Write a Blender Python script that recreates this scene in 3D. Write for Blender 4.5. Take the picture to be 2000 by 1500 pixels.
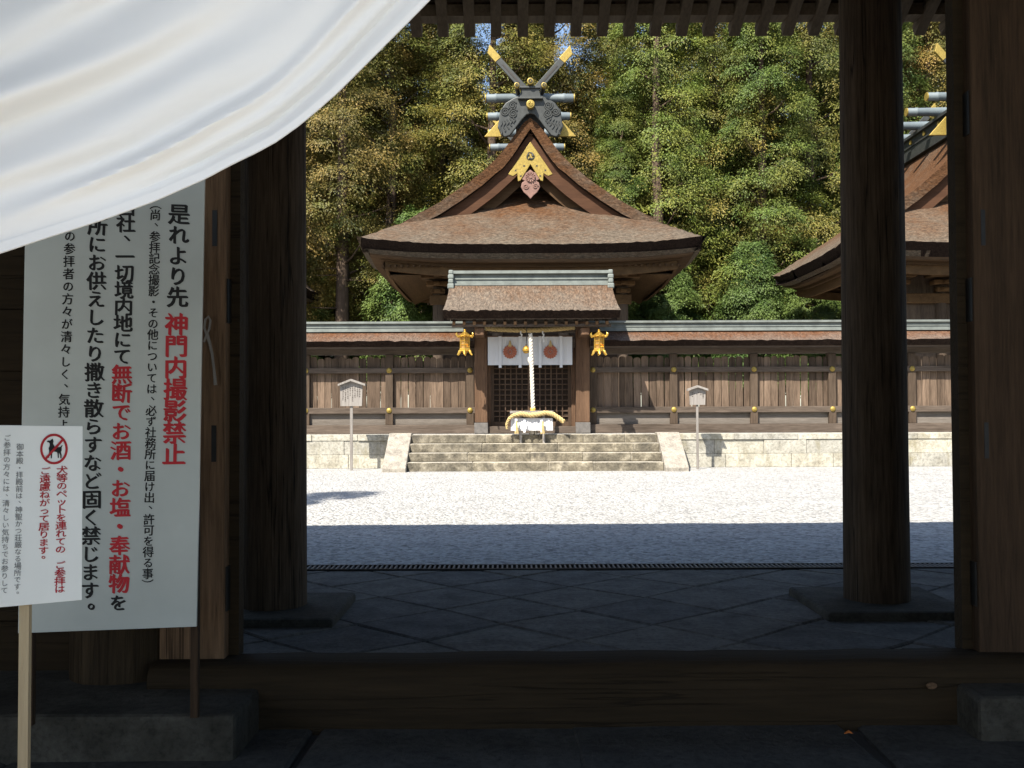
import bpy, math, random
import numpy as np
from mathutils import Vector, Matrix
S = bpy.context.scene
for o in list(bpy.data.objects): bpy.data.objects.remove(o)
random.seed(7); RNG = np.random.default_rng(7)
COL = S.collection
# ------------------------------------------------------------------ camera, sky, sun, exposure
FPX = 2000.0                                   # focal length in pixels of a 2000 px wide frame
PITCH = math.atan(55/2000); ROLL = -0.0037; EYE = 1.5
cam = bpy.data.cameras.new("camera"); cam.sensor_width = 36; cam.lens = 36.0
cam.clip_start = 0.05; cam.clip_end = 2000
camo = bpy.data.objects.new("camera", cam); COL.objects.link(camo)
CM = Matrix.Rotation(math.pi/2+PITCH, 3, 'X') @ Matrix.Rotation(ROLL, 3, 'Z')
camo.location = (0, 0, EYE); camo.rotation_euler = CM.to_euler(); S.camera = camo
SUN = Vector((0.62, 1.0, -1.40)).normalized()  # travel direction of sunlight
w = bpy.data.worlds.new("World"); S.world = w; w.use_nodes = True
nt = w.node_tree; nt.nodes.clear()
sky = nt.nodes.new("ShaderNodeTexSky"); sky.sky_type = 'NISHITA'; sky.sun_disc = False
sky.sun_elevation = math.asin(-SUN.z); sky.sun_rotation = math.atan2(-SUN.x, -SUN.y)
bg = nt.nodes.new("ShaderNodeBackground"); bg.inputs[1].default_value = 0.085
wo = nt.nodes.new("ShaderNodeOutputWorld")
nt.links.new(sky.outputs[0], bg.inputs[0]); nt.links.new(bg.outputs[0], wo.inputs[0])
sl = bpy.data.lights.new("sun", 'SUN'); sl.energy = 4.2; sl.angle = math.radians(0.5); sl.color = (1, 0.95, 0.86)
so = bpy.data.objects.new("sun", sl); COL.objects.link(so); so.rotation_euler = SUN.to_track_quat('-Z', 'Y').to_euler()
S.view_settings.view_transform = 'Standard'; S.view_settings.look = 'None'
S.view_settings.exposure = 1.6; S.view_settings.gamma = 1
S.cycles.max_bounces = 8; S.cycles.diffuse_bounces = 5; S.cycles.glossy_bounces = 3; S.cycles.transmission_bounces = 4
S.cycles.use_denoising = True
# ------------------------------------------------------------------ helpers
def ray(x, y):
    d = CM @ Vector(((x-1000)/FPX, -(y-750)/FPX, -1)); return d/d.y
def at(x, y, d):
    "point of the place at distance d that shows at photo position x, y"
    return Vector((0, 0, EYE)) + ray(x, y)*d
def on_plane(x, y, p0, n):
    r = ray(x, y); o = Vector((0, 0, EYE)); return o + r*((p0-o).dot(n)/r.dot(n))
WL = {}
def thing(name, label, cat, loc=(0, 0, 0), group=None):
    o = bpy.data.objects.new(name, None); COL.objects.link(o); o.location = loc; o.empty_display_size = .2
    WL[o] = Vector(loc); tag(o, label, cat, group); return o
def tag(o, label, cat, group=None):
    o['label'] = label; o['category'] = cat
    if group: o['group'] = group
    return o
def struct(o, kind='structure'): o['kind'] = kind; return o
def copy_tree(o, parent=None):
    c = o.copy(); COL.objects.link(c)
    if parent is not None: c.parent = parent
    for ch in list(o.children): copy_tree(ch, c)
    return c
class MB:
    def __init__(s): s.v = []; s.f = []
    def add(s, vs, fs):
        b = len(s.v); s.v += [tuple(q) for q in vs]; s.f += [tuple(b+i for i in f) for f in fs]; return s
    def box(s, x0, x1, y0, y1, z0, z1):
        return s.add([(x0,y0,z0),(x1,y0,z0),(x1,y1,z0),(x0,y1,z0),(x0,y0,z1),(x1,y0,z1),(x1,y1,z1),(x0,y1,z1)],
                     [(3,2,1,0),(4,5,6,7),(0,1,5,4),(1,2,6,5),(2,3,7,6),(3,0,4,7)])
    def bar(s, a, b, w, h, up=(0, 0, 1)):
        a = Vector(a); b = Vector(b); t = (b-a).normalized(); u = Vector(up); sd = t.cross(u).normalized(); u = sd.cross(t)
        vs = [p+sd*w/2*i+u*h/2*j for p in (a, b) for i, j in ((-1,-1),(1,-1),(1,1),(-1,1))]
        return s.add(vs, [(3,2,1,0),(4,5,6,7),(0,1,5,4),(1,2,6,5),(2,3,7,6),(3,0,4,7)])
    def tube(s, pts, r, n=8, cap=True):
        pts = [Vector(p) for p in pts]; m = len(pts); rs = r if isinstance(r, (list, tuple)) else [r]*m
        vs = []; ref = None
        for i, p in enumerate(pts):
            t = (pts[min(i+1, m-1)]-pts[max(i-1, 0)]).normalized()
            if ref is None: ref = Vector((0,0,1)) if abs(t.z) < .9 else Vector((1,0,0))
            a = (ref-t*ref.dot(t)).normalized(); ref = a; b = t.cross(a)
            for k in range(n):
                q = 2*math.pi*k/n; vs.append(p+(a*math.cos(q)+b*math.sin(q))*rs[i])
        fs = [(i*n+k, i*n+(k+1) % n, (i+1)*n+(k+1) % n, (i+1)*n+k) for i in range(m-1) for k in range(n)]
        if cap: fs += [tuple(range(n-1, -1, -1)), tuple((m-1)*n+k for k in range(n))]
        return s.add(vs, fs)
    def lathe(s, prof, c, n=16, a0=0.0):
        c = Vector(c); vs = [c+Vector((r*math.cos(a0+2*math.pi*k/n), r*math.sin(a0+2*math.pi*k/n), z)) for r, z in prof for k in range(n)]
        m = len(prof)
        fs = [(i*n+k, i*n+(k+1) % n, (i+1)*n+(k+1) % n, (i+1)*n+k) for i in range(m-1) for k in range(n)]
        return s.add(vs, fs+[tuple(range(n-1, -1, -1)), tuple((m-1)*n+k for k in range(n))])
    def disc(s, c, r, th, n=20, ax=(0, -1, 0)):
        c = Vector(c); a = Vector(ax).normalized(); return s.tube([c, c+a*th], r, n)
    def prism(s, poly, o, ux, uy, th):
        "polygon (2D) in the plane o+ux*a+uy*b, extruded by the vector th"
        o = Vector(o); ux = Vector(ux); uy = Vector(uy); th = Vector(th); n = len(poly)
        A = [o+ux*a+uy*b for a, b in poly]; B = [p+th for p in A]
        return s.add(A+B, [tuple(range(n)), tuple(range(2*n-1, n-1, -1))]+[(i, n+i, n+(i+1) % n, (i+1) % n) for i in range(n)])
    def strip(s, inner, outer, th):
        "ribbon between two 3D polylines, thickened by vector th"
        n = len(inner); th = Vector(th); I = [Vector(p) for p in inner]; O = [Vector(p) for p in outer]
        V = I+O+[p+th for p in I]+[p+th for p in O]; f = []
        for i in range(n-1):
            f += [(i, i+1, n+i+1, n+i), (2*n+i+1, 2*n+i, 3*n+i, 3*n+i+1), (i+1, i, 2*n+i, 2*n+i+1), (n+i, n+i+1, 3*n+i+1, 3*n+i)]
        f += [(0, n, 3*n, 2*n), (n-1, 2*n+n-1, 3*n+n-1, 2*n-1)]
        return s.add(V, f)
    def grid(s, fn, nu, nv):
        vs = [fn(i/nu, j/nv) for i in range(nu+1) for j in range(nv+1)]; m = nv+1
        return s.add(vs, [(i*m+j, (i+1)*m+j, (i+1)*m+j+1, i*m+j+1) for i in range(nu) for j in range(nv)])
    def shell(s, us, vs_, top, bot):
        "closed slab over a grid: top(u,v), bot(u,v) -> z"
        nu, nv = len(us), len(vs_); V = [(u, v, top(u, v)) for u in us for v in vs_]+[(u, v, bot(u, v)) for u in us for v in vs_]
        N = nu*nv; F = []
        for i in range(nu-1):
            for j in range(nv-1):
                a, b, c, d = i*nv+j, (i+1)*nv+j, (i+1)*nv+j+1, i*nv+j+1
                F += [(a, b, c, d), (N+d, N+c, N+b, N+a)]
        for i in range(nu-1):
            a, b = i*nv, (i+1)*nv; F.append((b, a, N+a, N+b)); a += nv-1; b += nv-1; F.append((a, b, N+b, N+a))
        for j in range(nv-1):
            F.append((j, j+1, N+j+1, N+j)); a = (nu-1)*nv+j; F.append((a+1, a, N+a, N+a+1))
        return s.add(V, F)
    def undercut(s, n0, dx=0, dy=0, x0=None, x1=None, y0=None, y1=None, e=1e-4):
        "pull the lower rim of a shell inwards so that the cut eave face leans back"
        for i in range(n0, len(s.v)):
            x, y, z = s.v[i]
            if x0 is not None and x < x0+e: x += dx
            if x1 is not None and x > x1-e: x -= dx
            if y0 is not None and y < y0+e: y += dy
            if y1 is not None and y > y1-e: y -= dy
            s.v[i] = (x, y, z)
        return s
    def build(s, name, mat, parent=None, smooth=False, bevel=0, shift=(0, 0, 0), under=None):
        off = WL[parent] if parent is not None else Vector((0, 0, 0)); sh = Vector(shift)
        me = bpy.data.meshes.new(name); me.from_pydata([Vector(q)+sh-off for q in s.v], [], s.f); me.validate()
        o = bpy.data.objects.new(name, me); COL.objects.link(o); me.materials.append(mat)
        if parent is not None: o.parent = parent
        WL[o] = off.copy() if parent is not None else Vector((0, 0, 0))
        if smooth: me.polygons.foreach_set("use_smooth", [True]*len(me.polygons)); me.set_sharp_from_angle(angle=math.radians(40))
        if under is not None:                         # cut undersides: dark bark ends, eave shade included in the colour
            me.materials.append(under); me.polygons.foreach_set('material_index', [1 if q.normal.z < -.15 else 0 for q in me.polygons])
        if bevel:
            m = o.modifiers.new("bevel", 'BEVEL'); m.width = bevel; m.segments = 2; m.limit_method = 'ANGLE'; m.angle_limit = math.radians(40)
        return o
# ------------------------------------------------------------------ materials
class NT:
    def __init__(s, name):
        s.m = bpy.data.materials.new(name); s.m.use_nodes = True; s.t = s.m.node_tree
        s.b = s.t.nodes["Principled BSDF"]; s.out = s.t.nodes["Material Output"]
    def n(s, ty, **k):
        q = s.t.nodes.new(ty)
        for a, b in k.items(): setattr(q, a, b)
        return q
    def l(s, a, b): s.t.links.new(a, b)
    def coord(s, scale=(1, 1, 1), kind="Object"):
        tc = s.n("ShaderNodeTexCoord"); mp = s.n("ShaderNodeMapping"); mp.inputs["Scale"].default_value = scale
        s.l(tc.outputs[kind], mp.inputs[0]); return mp.outputs[0]
    def noise(s, vec, sc, det=4, rough=.6):
        q = s.n("ShaderNodeTexNoise"); s.l(vec, q.inputs["Vector"]); q.inputs["Scale"].default_value = sc
        q.inputs["Detail"].default_value = det; q.inputs["Roughness"].default_value = rough; return q.outputs[0]
    def ramp(s, fac, stops):
        q = s.n("ShaderNodeValToRGB"); e = q.color_ramp.elements
        while len(e) < len(stops): e.new(.5)
        for i, (p, c) in enumerate(stops): e[i].position = p; e[i].color = (*c, 1) if len(c) == 3 else c
        s.l(fac, q.inputs[0]); return q.outputs[0]
    def mix(s, f, a, b, mode='MIX'):
        q = s.n("ShaderNodeMix"); q.data_type = 'RGBA'; q.blend_type = mode
        for i, x in ((0, f), (6, a), (7, b)):
            if hasattr(x, "links"): s.l(x, q.inputs[i])
            else: q.inputs[i].default_value = x if i == 0 else ((*x, 1) if len(x) == 3 else x)
        return q.outputs[2]
    def math(s, op, a, b=0.0):
        q = s.n("ShaderNodeMath"); q.operation = op
        for i, x in enumerate((a, b)):
            if hasattr(x, "links"): s.l(x, q.inputs[i])
            else: q.inputs[i].default_value = x
        return q.outputs[0]
    def island(s): return s.n("ShaderNodeNewGeometry").outputs["Random Per Island"]
    def bump(s, h, st=.5, d=.02):
        q = s.n("ShaderNodeBump"); q.inputs["Strength"].default_value = st; q.inputs["Distance"].default_value = d
        s.l(h, q.inputs["Height"]); s.l(q.outputs[0], s.b.inputs["Normal"])
    def col(s, c): s.l(c, s.b.inputs["Base Color"])
    def set(s, **k):
        for a, b in k.items(): s.b.inputs[a.replace("_", " ")].default_value = b
        return s
def plain(name, c, rough=.7, metal=0, var=.12, sc=9, bump=0):
    t = NT(name); v = t.coord(); f = t.noise(v, sc, 5)
    a = tuple(x*(1-var) for x in c); b = tuple(min(1, x*(1+var)) for x in c)
    t.col(t.ramp(f, [(.3, a), (.7, b)])); t.set(Roughness=rough, Metallic=metal)
    if bump: t.bump(f, bump, .01)
    return t.m
def wood(name, dark, light, axis='z', rough=.85, isl=.35, sc=1.0, bump=.4, spec=.12, crack=0.0):
    t = NT(name); k = {'x': (.06, 1, 1), 'y': (1, .06, 1), 'z': (1, 1, .06)}[axis]
    v = t.coord(tuple(q*sc for q in k)); g = t.noise(v, 38, 6, .65); big = t.noise(t.coord(tuple(q*sc*.6 for q in k)), 7, 4)
    blot = t.noise(t.coord(), 1.3*sc, 4)
    c = t.ramp(t.math('ADD', t.math('MULTIPLY', g, .55), t.math('MULTIPLY', big, .45)), [(.33, dark), (.66, light)])
    c = t.mix(t.math('MULTIPLY', blot, .45), c, tuple(x*.55 for x in dark), 'MIX')
    if crack:                                         # drying checks along the grain
        ck = {'x': (.02, 1, 1), 'y': (1, .02, 1), 'z': (1, 1, .02)}[axis]; q = t.noise(t.coord(tuple(w_*sc for w_ in ck)), 11, 3, .55)
        e = t.ramp(t.math('ABSOLUTE', t.math('SUBTRACT', q, .5)), [(.0, (1, 1, 1)), (.016, (0, 0, 0))]); gate = t.ramp(t.noise(t.coord(tuple(w_*sc for w_ in k)), 2.2, 2), [(.45, (0, 0, 0)), (.55, (1, 1, 1))])
        c = t.mix(t.math('MULTIPLY', t.math('MULTIPLY', e, gate), crack), c, (.004, .003, .002)); g = t.math('SUBTRACT', g, t.math('MULTIPLY', t.math('MULTIPLY', e, gate), 1.5*crack))
    if isl: 
        r = t.ramp(t.island(), [(0, (1-isl,)*3), (1, (1+isl*.6,)*3)]); c = t.mix(1.0, c, r, 'MULTIPLY')
    t.col(c); t.set(Roughness=rough); t.b.inputs["Specular IOR Level"].default_value = spec; t.bump(g, bump, .012); return t.m
def thatch(name, red, grey, zlo, zhi, amt=.75, stretch=(1, 1, 1), sc=1.0):
    "bark shingle: bleached grey by the eave, redder towards the ridge"
    t = NT(name); v = t.coord(stretch); fine = t.noise(v, 17*sc, 7, .85); med = t.noise(v, 7*sc, 4, .6); big = t.noise(t.coord((.5, .5, .5)), 1.6, 4)
    tc = t.n("ShaderNodeTexCoord"); sx = t.n("ShaderNodeSeparateXYZ"); t.l(tc.outputs["Object"], sx.inputs[0])
    mr = t.n("ShaderNodeMapRange"); t.l(sx.outputs[2], mr.inputs[0]); mr.inputs[1].default_value = zlo; mr.inputs[2].default_value = zhi
    mr.inputs[3].default_value = amt; mr.inputs[4].default_value = amt-.95
    f = t.math('ADD', mr.outputs[0], t.math('MULTIPLY', t.math('SUBTRACT', big, .5), 1.7))
    f = t.math('ADD', f, t.math('MULTIPLY', t.math('SUBTRACT', med, .5), 1.1)); q = t.n("ShaderNodeClamp"); t.l(f, q.inputs[0])
    c = t.mix(q.outputs[0], red, grey); sp = t.ramp(fine, [(.34, (.30, .27, .25)), (.5, (.95, .95, .95)), (.68, (2.0, 1.95, 1.85))])
    t.col(t.mix(1.0, c, sp, 'MULTIPLY')); t.set(Roughness=.95); t.b.inputs["Specular IOR Level"].default_value = .1
    t.bump(t.math('ADD', fine, med), .9, .05); return t.m
def stone(name, cols, isl=.25, sc=3.0, bump=.6, stain=None):
    t = NT(name); v = t.coord(); a = t.noise(v, sc, 6, .65); b = t.noise(v, sc*7, 7, .75); c = t.ramp(a, [(.3, cols[0]), (.5, cols[1]), (.7, cols[2])])
    c = t.mix(1.0, c, t.ramp(b, [(.33, (.55,)*3), (.5, (.98,)*3), (.66, (1.2,)*3)]), 'MULTIPLY')
    c = t.mix(1.0, c, t.ramp(t.island(), [(0, (1-isl, 1-isl, 1-isl)), (.5, (1, .98, .93)), (1, (1+isl*.5, 1+isl*.35, 1))]), 'MULTIPLY')
    if stain:
        s_ = t.noise(t.coord((1, 1, .45)), 2.1, 6, .7); c = t.mix(t.ramp(s_, [(.54, (0, 0, 0)), (.68, (.9, .9, .9))]), c, stain)
    t.col(c); t.set(Roughness=.9); t.b.inputs["Specular IOR Level"].default_value = .2; t.bump(t.math('ADD', a, t.math('MULTIPLY', b, .6)), bump, .03); return t.m
def gravel(name, c0, c1, c2):
    t = NT(name); v = t.coord(); vo = t.n("ShaderNodeTexVoronoi"); t.l(v, vo.inputs["Vector"]); vo.inputs["Scale"].default_value = 22
    big = t.noise(v, 1.1, 4); mid = t.noise(t.coord(), 9, 4, .7)
    cc = t.n("ShaderNodeSeparateColor"); t.l(vo.outputs["Color"], cc.inputs[0])
    c = t.ramp(cc.outputs[0], [(.0, c0), (.25, c1), (1, c2)])
    c = t.mix(1.0, c, t.ramp(mid, [(.28, (.62,)*3), (.46, (1, 1, 1))]), 'MULTIPLY'); c = t.mix(1.0, c, t.ramp(big, [(.3, (.9,)*3), (.7, (1.06,)*3)]), 'MULTIPLY')
    t.col(c); t.set(Roughness=.95); t.b.inputs["Specular IOR Level"].default_value = .15
    t.bump(t.math('ADD', t.math('MULTIPLY', vo.outputs["Distance"], -1.0), t.math('MULTIPLY', mid, 1.2)), 1.0, .04); return t.m
def leafmat(name, dark, mid, tip, tipamt):
    t = NT(name); a = t.n("ShaderNodeAttribute"); a.attribute_name = "tip"; r = t.island(); oi = t.n("ShaderNodeObjectInfo").outputs["Random"]
    big = t.noise(t.coord(), .55, 3)
    sp = t.n('ShaderNodeAttribute'); sp.attribute_name = 'spray'
    c = t.mix(t.math('ADD', t.math('MULTIPLY', r, .35), t.math('MULTIPLY', sp.outputs['Fac'], .75)), dark, mid)
    f = t.math('MULTIPLY', t.math('MULTIPLY', a.outputs["Fac"], t.ramp(big, [(.38, (0, 0, 0)), (.6, (1, 1, 1))])), tipamt)
    c = t.mix(f, c, tip); c = t.mix(1.0, c, t.ramp(oi, [(0, (.8, .85, .85)), (1, (1.15, 1.1, 1.0))]), 'MULTIPLY')
    t.col(c); t.set(Roughness=.6); t.b.inputs["Specular IOR Level"].default_value = .3
    tr = t.n("ShaderNodeBsdfTranslucent"); t.l(c, tr.inputs[0]); mx = t.n("ShaderNodeMixShader"); mx.inputs[0].default_value = .10
    t.l(t.b.outputs[0], mx.inputs[1]); t.l(tr.outputs[0], mx.inputs[2]); t.l(mx.outputs[0], t.out.inputs[0]); return t.m
M = {}
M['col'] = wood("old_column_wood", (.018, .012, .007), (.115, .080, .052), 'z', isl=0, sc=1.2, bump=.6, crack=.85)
M['nearcol'] = wood('shade_darkened_column_wood', (.010, .007, .004), (.06, .041, .022), 'z', isl=0, sc=1.2, bump=.6, crack=.85)  # column wood darkened: interior shade is put into the colour
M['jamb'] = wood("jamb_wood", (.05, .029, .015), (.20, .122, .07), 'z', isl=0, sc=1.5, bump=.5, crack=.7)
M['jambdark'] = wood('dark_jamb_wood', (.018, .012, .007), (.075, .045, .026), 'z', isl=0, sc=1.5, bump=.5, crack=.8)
M['beam'] = wood("threshold_wood", (.016, .011, .0055), (.038, .025, .0125), 'x', isl=0, bump=.5, crack=.6)
M['rafter'] = wood("rafter_wood", (.12, .09, .06), (.26, .20, .135), 'y', isl=.3, bump=.4)
M['roofboard'] = wood("roof_board_wood", (.08, .06, .042), (.17, .13, .09), 'x', isl=.2)
M['fence'] = wood("fence_wood", (.045, .030, .020), (.235, .165, .115), 'z', isl=.42, sc=1.3)
M['skirt'] = wood('weathered_skirting_wood', (.085, .07, .056), (.22, .19, .16), 'x', isl=.2, sc=1.3)
M['fencex'] = wood("fence_rail_wood", (.045, .033, .024), (.175, .135, .105), 'x', isl=.2, sc=1.3)
M['post'] = wood("fence_post_wood", (.04, .028, .019), (.14, .10, .07), 'z', isl=.2, sc=1.3)
M['gpost'] = wood("gate_post_wood", (.07, .04, .024), (.18, .105, .062), 'z', isl=.15, sc=1.3, crack=.6)
M['lattice'] = wood("lattice_wood", (.045, .028, .018), (.13, .085, .055), 'z', isl=.25)
M['darkwood'] = wood("dark_board_wood", (.018, .012, .008), (.045, .03, .02), 'x', isl=.2)
M['hallwood'] = wood("hall_wood", (.062, .034, .015), (.155, .09, .042), 'y', isl=.25)
M['hallx'] = wood("hall_fascia_wood", (.045, .026, .013), (.12, .07, .036), 'x', isl=.25)
M['barge'] = wood("bargeboard_wood", (.042, .020, .011), (.095, .046, .025), 'x', isl=.1, sc=.8)
M['greywood'] = wood("bleached_wood", (.17, .15, .13), (.36, .33, .30), 'z', isl=.25)
M['palewood'] = wood("pale_pole_wood", (.34, .265, .16), (.50, .40, .255), 'z', isl=0)
M['hroof'] = thatch("hall_bark_roof", (.082, .040, .019), (.102, .081, .060), 6.1, 8.2, 1.02, (.45, 1, 1))
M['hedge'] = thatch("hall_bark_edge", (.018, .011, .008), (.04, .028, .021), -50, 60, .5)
M['groof'] = thatch("gate_bark_roof", (.102, .050, .024), (.132, .104, .079), 3.3, 4.5, 1.1, (1, .35, .35), 1.2)
M['froof'] = thatch("fence_bark_roof", (.112, .050, .024), (.14, .108, .085), 2.5, 2.95, .85, (1, .35, .35), 1.4)
M['thedge'] = thatch("rough_bark_edge", (.07, .042, .026), (.11, .085, .065), -50, 60, .5, (1, 1, 2.5), 1.3)
M['copper'] = plain("weathered_copper", (.135, .148, .132), .7, .08, .25, 4)
M['copperdk'] = plain("dark_copper", (.040, .042, .039), .55, .4, .25, 6)
M['log'] = plain("blue_grey_copper_log", (.115, .138, .145), .65, .1, .12, 3)
M['gold'] = plain("gold_leaf", (.66, .40, .075), .33, .85, .1, 14)
M['goldpl'] = plain("gold_plate", (.29, .205, .045), .5, .5, .3, 20)
M['bronze'] = plain("dark_bronze_fittings", (.03, .025, .02), .6, .3, .2, 10)
M['pinkwood'] = plain("painted_pinkish_carving", (.17, .09, .068), .75, 0, .25, 14)
M['iron'] = plain("black_iron", (.012, .011, .010), .5, .5, .2, 20)
M['wallstone'] = stone("cream_ashlar_stone", [(.23, .212, .17), (.345, .33, .285), (.41, .39, .34)], .2, 2.2, .9, (.21, .185, .12))
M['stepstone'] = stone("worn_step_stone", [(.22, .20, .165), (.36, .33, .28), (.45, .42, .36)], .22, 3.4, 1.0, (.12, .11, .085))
M['riser'] = stone('dark_riser_stone', [(.055, .05, .04), (.15, .132, .10), (.34, .305, .24)], .2, 2.6, 1.0, (.07, .062, .05))  # front faces of the steps, darker than the treads
M['cheek'] = stone("cheek_slab_stone", [(.16, .145, .125), (.26, .235, .20), (.32, .295, .255)], .05, 4, .5)
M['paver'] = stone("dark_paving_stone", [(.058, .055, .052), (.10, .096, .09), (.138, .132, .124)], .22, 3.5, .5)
M['frontslab'] = stone('shade_darkened_front_stone', [(.03, .031, .03), (.045, .046, .044), (.06, .06, .056)], .2, 3.5, .6)  # paving stone with the light falloff under the gate put into its colour
M['plinth'] = stone("column_base_stone", [(.028, .026, .02), (.045, .042, .034), (.07, .066, .055)], .1, 4, .6)
M['gravel'] = gravel("pale_gravel", (.19, .185, .175), (.325, .316, .295), (.47, .455, .43))
M['soil'] = plain("forest_soil", (.045, .032, .02), .95, 0, .4, 3, .5)
M['earth'] = plain("earth", (.16, .14, .11), .95, 0, .3, 2, .5)
M['joint'] = plain("dark_joint", (.02, .02, .018), .95)
M['board'] = plain("greyish_white_board", (.36, .385, .36), .3, 0, .09, 2.2)
M['boardedge'] = plain("board_edge", (.5, .5, .45), .5)
M['whiteboard'] = plain('white_plastic_board', (.72, .73, .69), .45, 0, .02)
M['ink'] = plain("black_ink", (.008, .008, .008), .9)
M['redink'] = plain("red_ink", (.36, .014, .02), .85)
M['greyink'] = plain("grey_ink", (.13, .13, .13), .5)
M['paper'] = plain("white_paper", (.62, .61, .60), .7, 0, .03)
M['lining'] = plain('aged_paper_lining', (.55, .40, .22), .8)
M['straw'] = plain("rice_straw", (.42, .31, .13), .85, 0, .25, 40, .5)
M['strawdk'] = plain("old_straw_rope", (.36, .26, .11), .85, 0, .25, 40, .5)
M['rope'] = plain("white_cotton_rope", (.52, .47, .39), .85, 0, .1, 40, .4)
M['crest'] = plain("red_brown_crest", (.27, .075, .035), .7)
M['bark'] = wood("tree_bark", (.05, .035, .024), (.15, .105, .075), 'z', isl=0, bump=.8)
M['string'] = plain("old_white_string", (.19, .17, .145), .9)
M['leaf'] = plain("orange_leaf", (.55, .16, .03), .7)
def cloth_mat(name, c, tl):
    t = NT(name); wv = t.noise(t.coord((1, 1, 1)), 260, 2); t.set(Base_Color=(*c, 1), Roughness=.9); t.b.inputs["Specular IOR Level"].default_value = .1
    t.bump(wv, .08, .002); tr = t.n("ShaderNodeBsdfTranslucent"); tr.inputs[0].default_value = (*c, 1); mx = t.n("ShaderNodeMixShader"); mx.inputs[0].default_value = tl
    t.l(t.b.outputs[0], mx.inputs[1]); t.l(tr.outputs[0], mx.inputs[2]); t.l(mx.outputs[0], t.out.inputs[0]); return t.m
M['cloth'] = cloth_mat("white_cotton_cloth", (.92, .90, .86), .10)
M['noren'] = cloth_mat("white_linen", (.70, .70, .71), .3)
M['lf_brown'] = leafmat("rusty_cypress_leaf", (.020, .030, .007), (.132, .122, .022), (.255, .16, .038), 1.0)
M['lf_olive'] = leafmat("olive_cypress_leaf", (.017, .032, .007), (.126, .142, .022), (.235, .175, .033), .85)
M['lf_green'] = leafmat("green_cypress_leaf", (.016, .036, .008), (.102, .152, .024), (.19, .18, .032), .75)
M['lf_fresh'] = leafmat("fresh_green_leaf", (.022, .05, .010), (.09, .145, .03), (.135, .165, .037), .6)
# ------------------------------------------------------------------ ground, courts, terrace
def sheet(name, x0, x1, y0, y1, z, mat, div=1):
    m = MB(); m.grid(lambda a, b: (x0+(x1-x0)*a, y0+(y1-y0)*b, z), div, div); return struct(m.build(name, mat))
sheet("ground", -400, 400, -400, 500, -.12, M['earth'])
sheet("gravel_court", -60, 60, 10.12, 27.7, 0, M['gravel'])
sheet("gravel_forecourt", -60, 60, -60, 2.95, -.004, M['gravel'])  # unseen; near edge set to bounce sunlight up onto the curtain
TZ = .91
struct(MB().box(-60, 60, 27.64, 140, -.02, TZ-.01).build("terrace", M['gravel']))
sheet("forest_floor", -60, 60, 45.5, 140, TZ-.004, M['soil'])
# paving of the gatehouse: irregular diagonal slabs, open joints over a dark bed
struct(MB().box(-9, 11, 2.96, 9.82, -.08, -.035).build("paving_bed", M['joint']))
def clip(poly, ax, lim, keep_less):
    out = []
    for i in range(len(poly)):
        a, b = poly[i], poly[(i+1) % len(poly)]; ia = (a[ax] <= lim) == keep_less; ib = (b[ax] <= lim) == keep_less
        if ia: out.append(a)
        if ia != ib:
            t = (lim-a[ax])/(b[ax]-a[ax]); out.append((a[0]+(b[0]-a[0])*t, a[1]+(b[1]-a[1])*t))
    return out
pv = MB(); ang = math.radians(43); S_ = .74; rr = random.Random(3)
def slab(poly, z):
    n = len(poly)
    if n < 3: return
    cx = sum(p[0] for p in poly)/n; cy = sum(p[1] for p in poly)/n
    inn = [(cx+(p[0]-cx)*.972, cy+(p[1]-cy)*.972) for p in poly]; tx, ty = rr.uniform(-.006, .006), rr.uniform(-.006, .006)
    h = lambda p: z+(p[0]-cx)*tx+(p[1]-cy)*ty
    V = [(*p, -.04) for p in poly]+[(*p, h(p)-.012) for p in poly]+[(*p, h(p)) for p in inn]
    pv.add(V, [(i, (i+1) % n, n+(i+1) % n, n+i) for i in range(n)]+[(n+i, n+(i+1) % n, 2*n+(i+1) % n, 2*n+i) for i in range(n)]+[tuple(range(2*n, 3*n))])
jit = {}
def node(i, j):
    if (i, j) not in jit: jit[i, j] = (rr.uniform(-.035, .035), rr.uniform(-.035, .035))
    a, b = i*S_+jit[i, j][0], j*S_+jit[i, j][1]
    return (-.05+a*math.cos(ang)-b*math.sin(ang), 7.32+a*math.sin(ang)+b*math.cos(ang))
for i in range(-16, 18):
    for j in range(-16, 16):
        q = [node(i, j), node(i+1, j), node(i+1, j+1), node(i, j+1)]; c = [sum(p[k] for p in q)/4 for k in (0, 1)]
        q = [(c[0]+(p[0]-c[0])*.975, c[1]+(p[1]-c[1])*.975) for p in q]
        for ax, lim, kl in ((0, 10.9, True), (0, -8.9, False), (1, 9.78, True), (1, 5.0, False)): q = clip(q, ax, lim, kl) if q else q
        if len(q) > 2: slab(q, rr.uniform(-.008, 0))
struct(pv.build('stone_paving', M['paver'])); pv = MB()
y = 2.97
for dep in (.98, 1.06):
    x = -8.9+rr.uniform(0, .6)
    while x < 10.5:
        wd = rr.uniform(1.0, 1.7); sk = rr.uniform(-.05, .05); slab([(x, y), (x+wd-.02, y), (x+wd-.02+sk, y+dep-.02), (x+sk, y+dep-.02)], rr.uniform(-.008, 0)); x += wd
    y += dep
struct(pv.build("front_paving", M['frontslab']))
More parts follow.
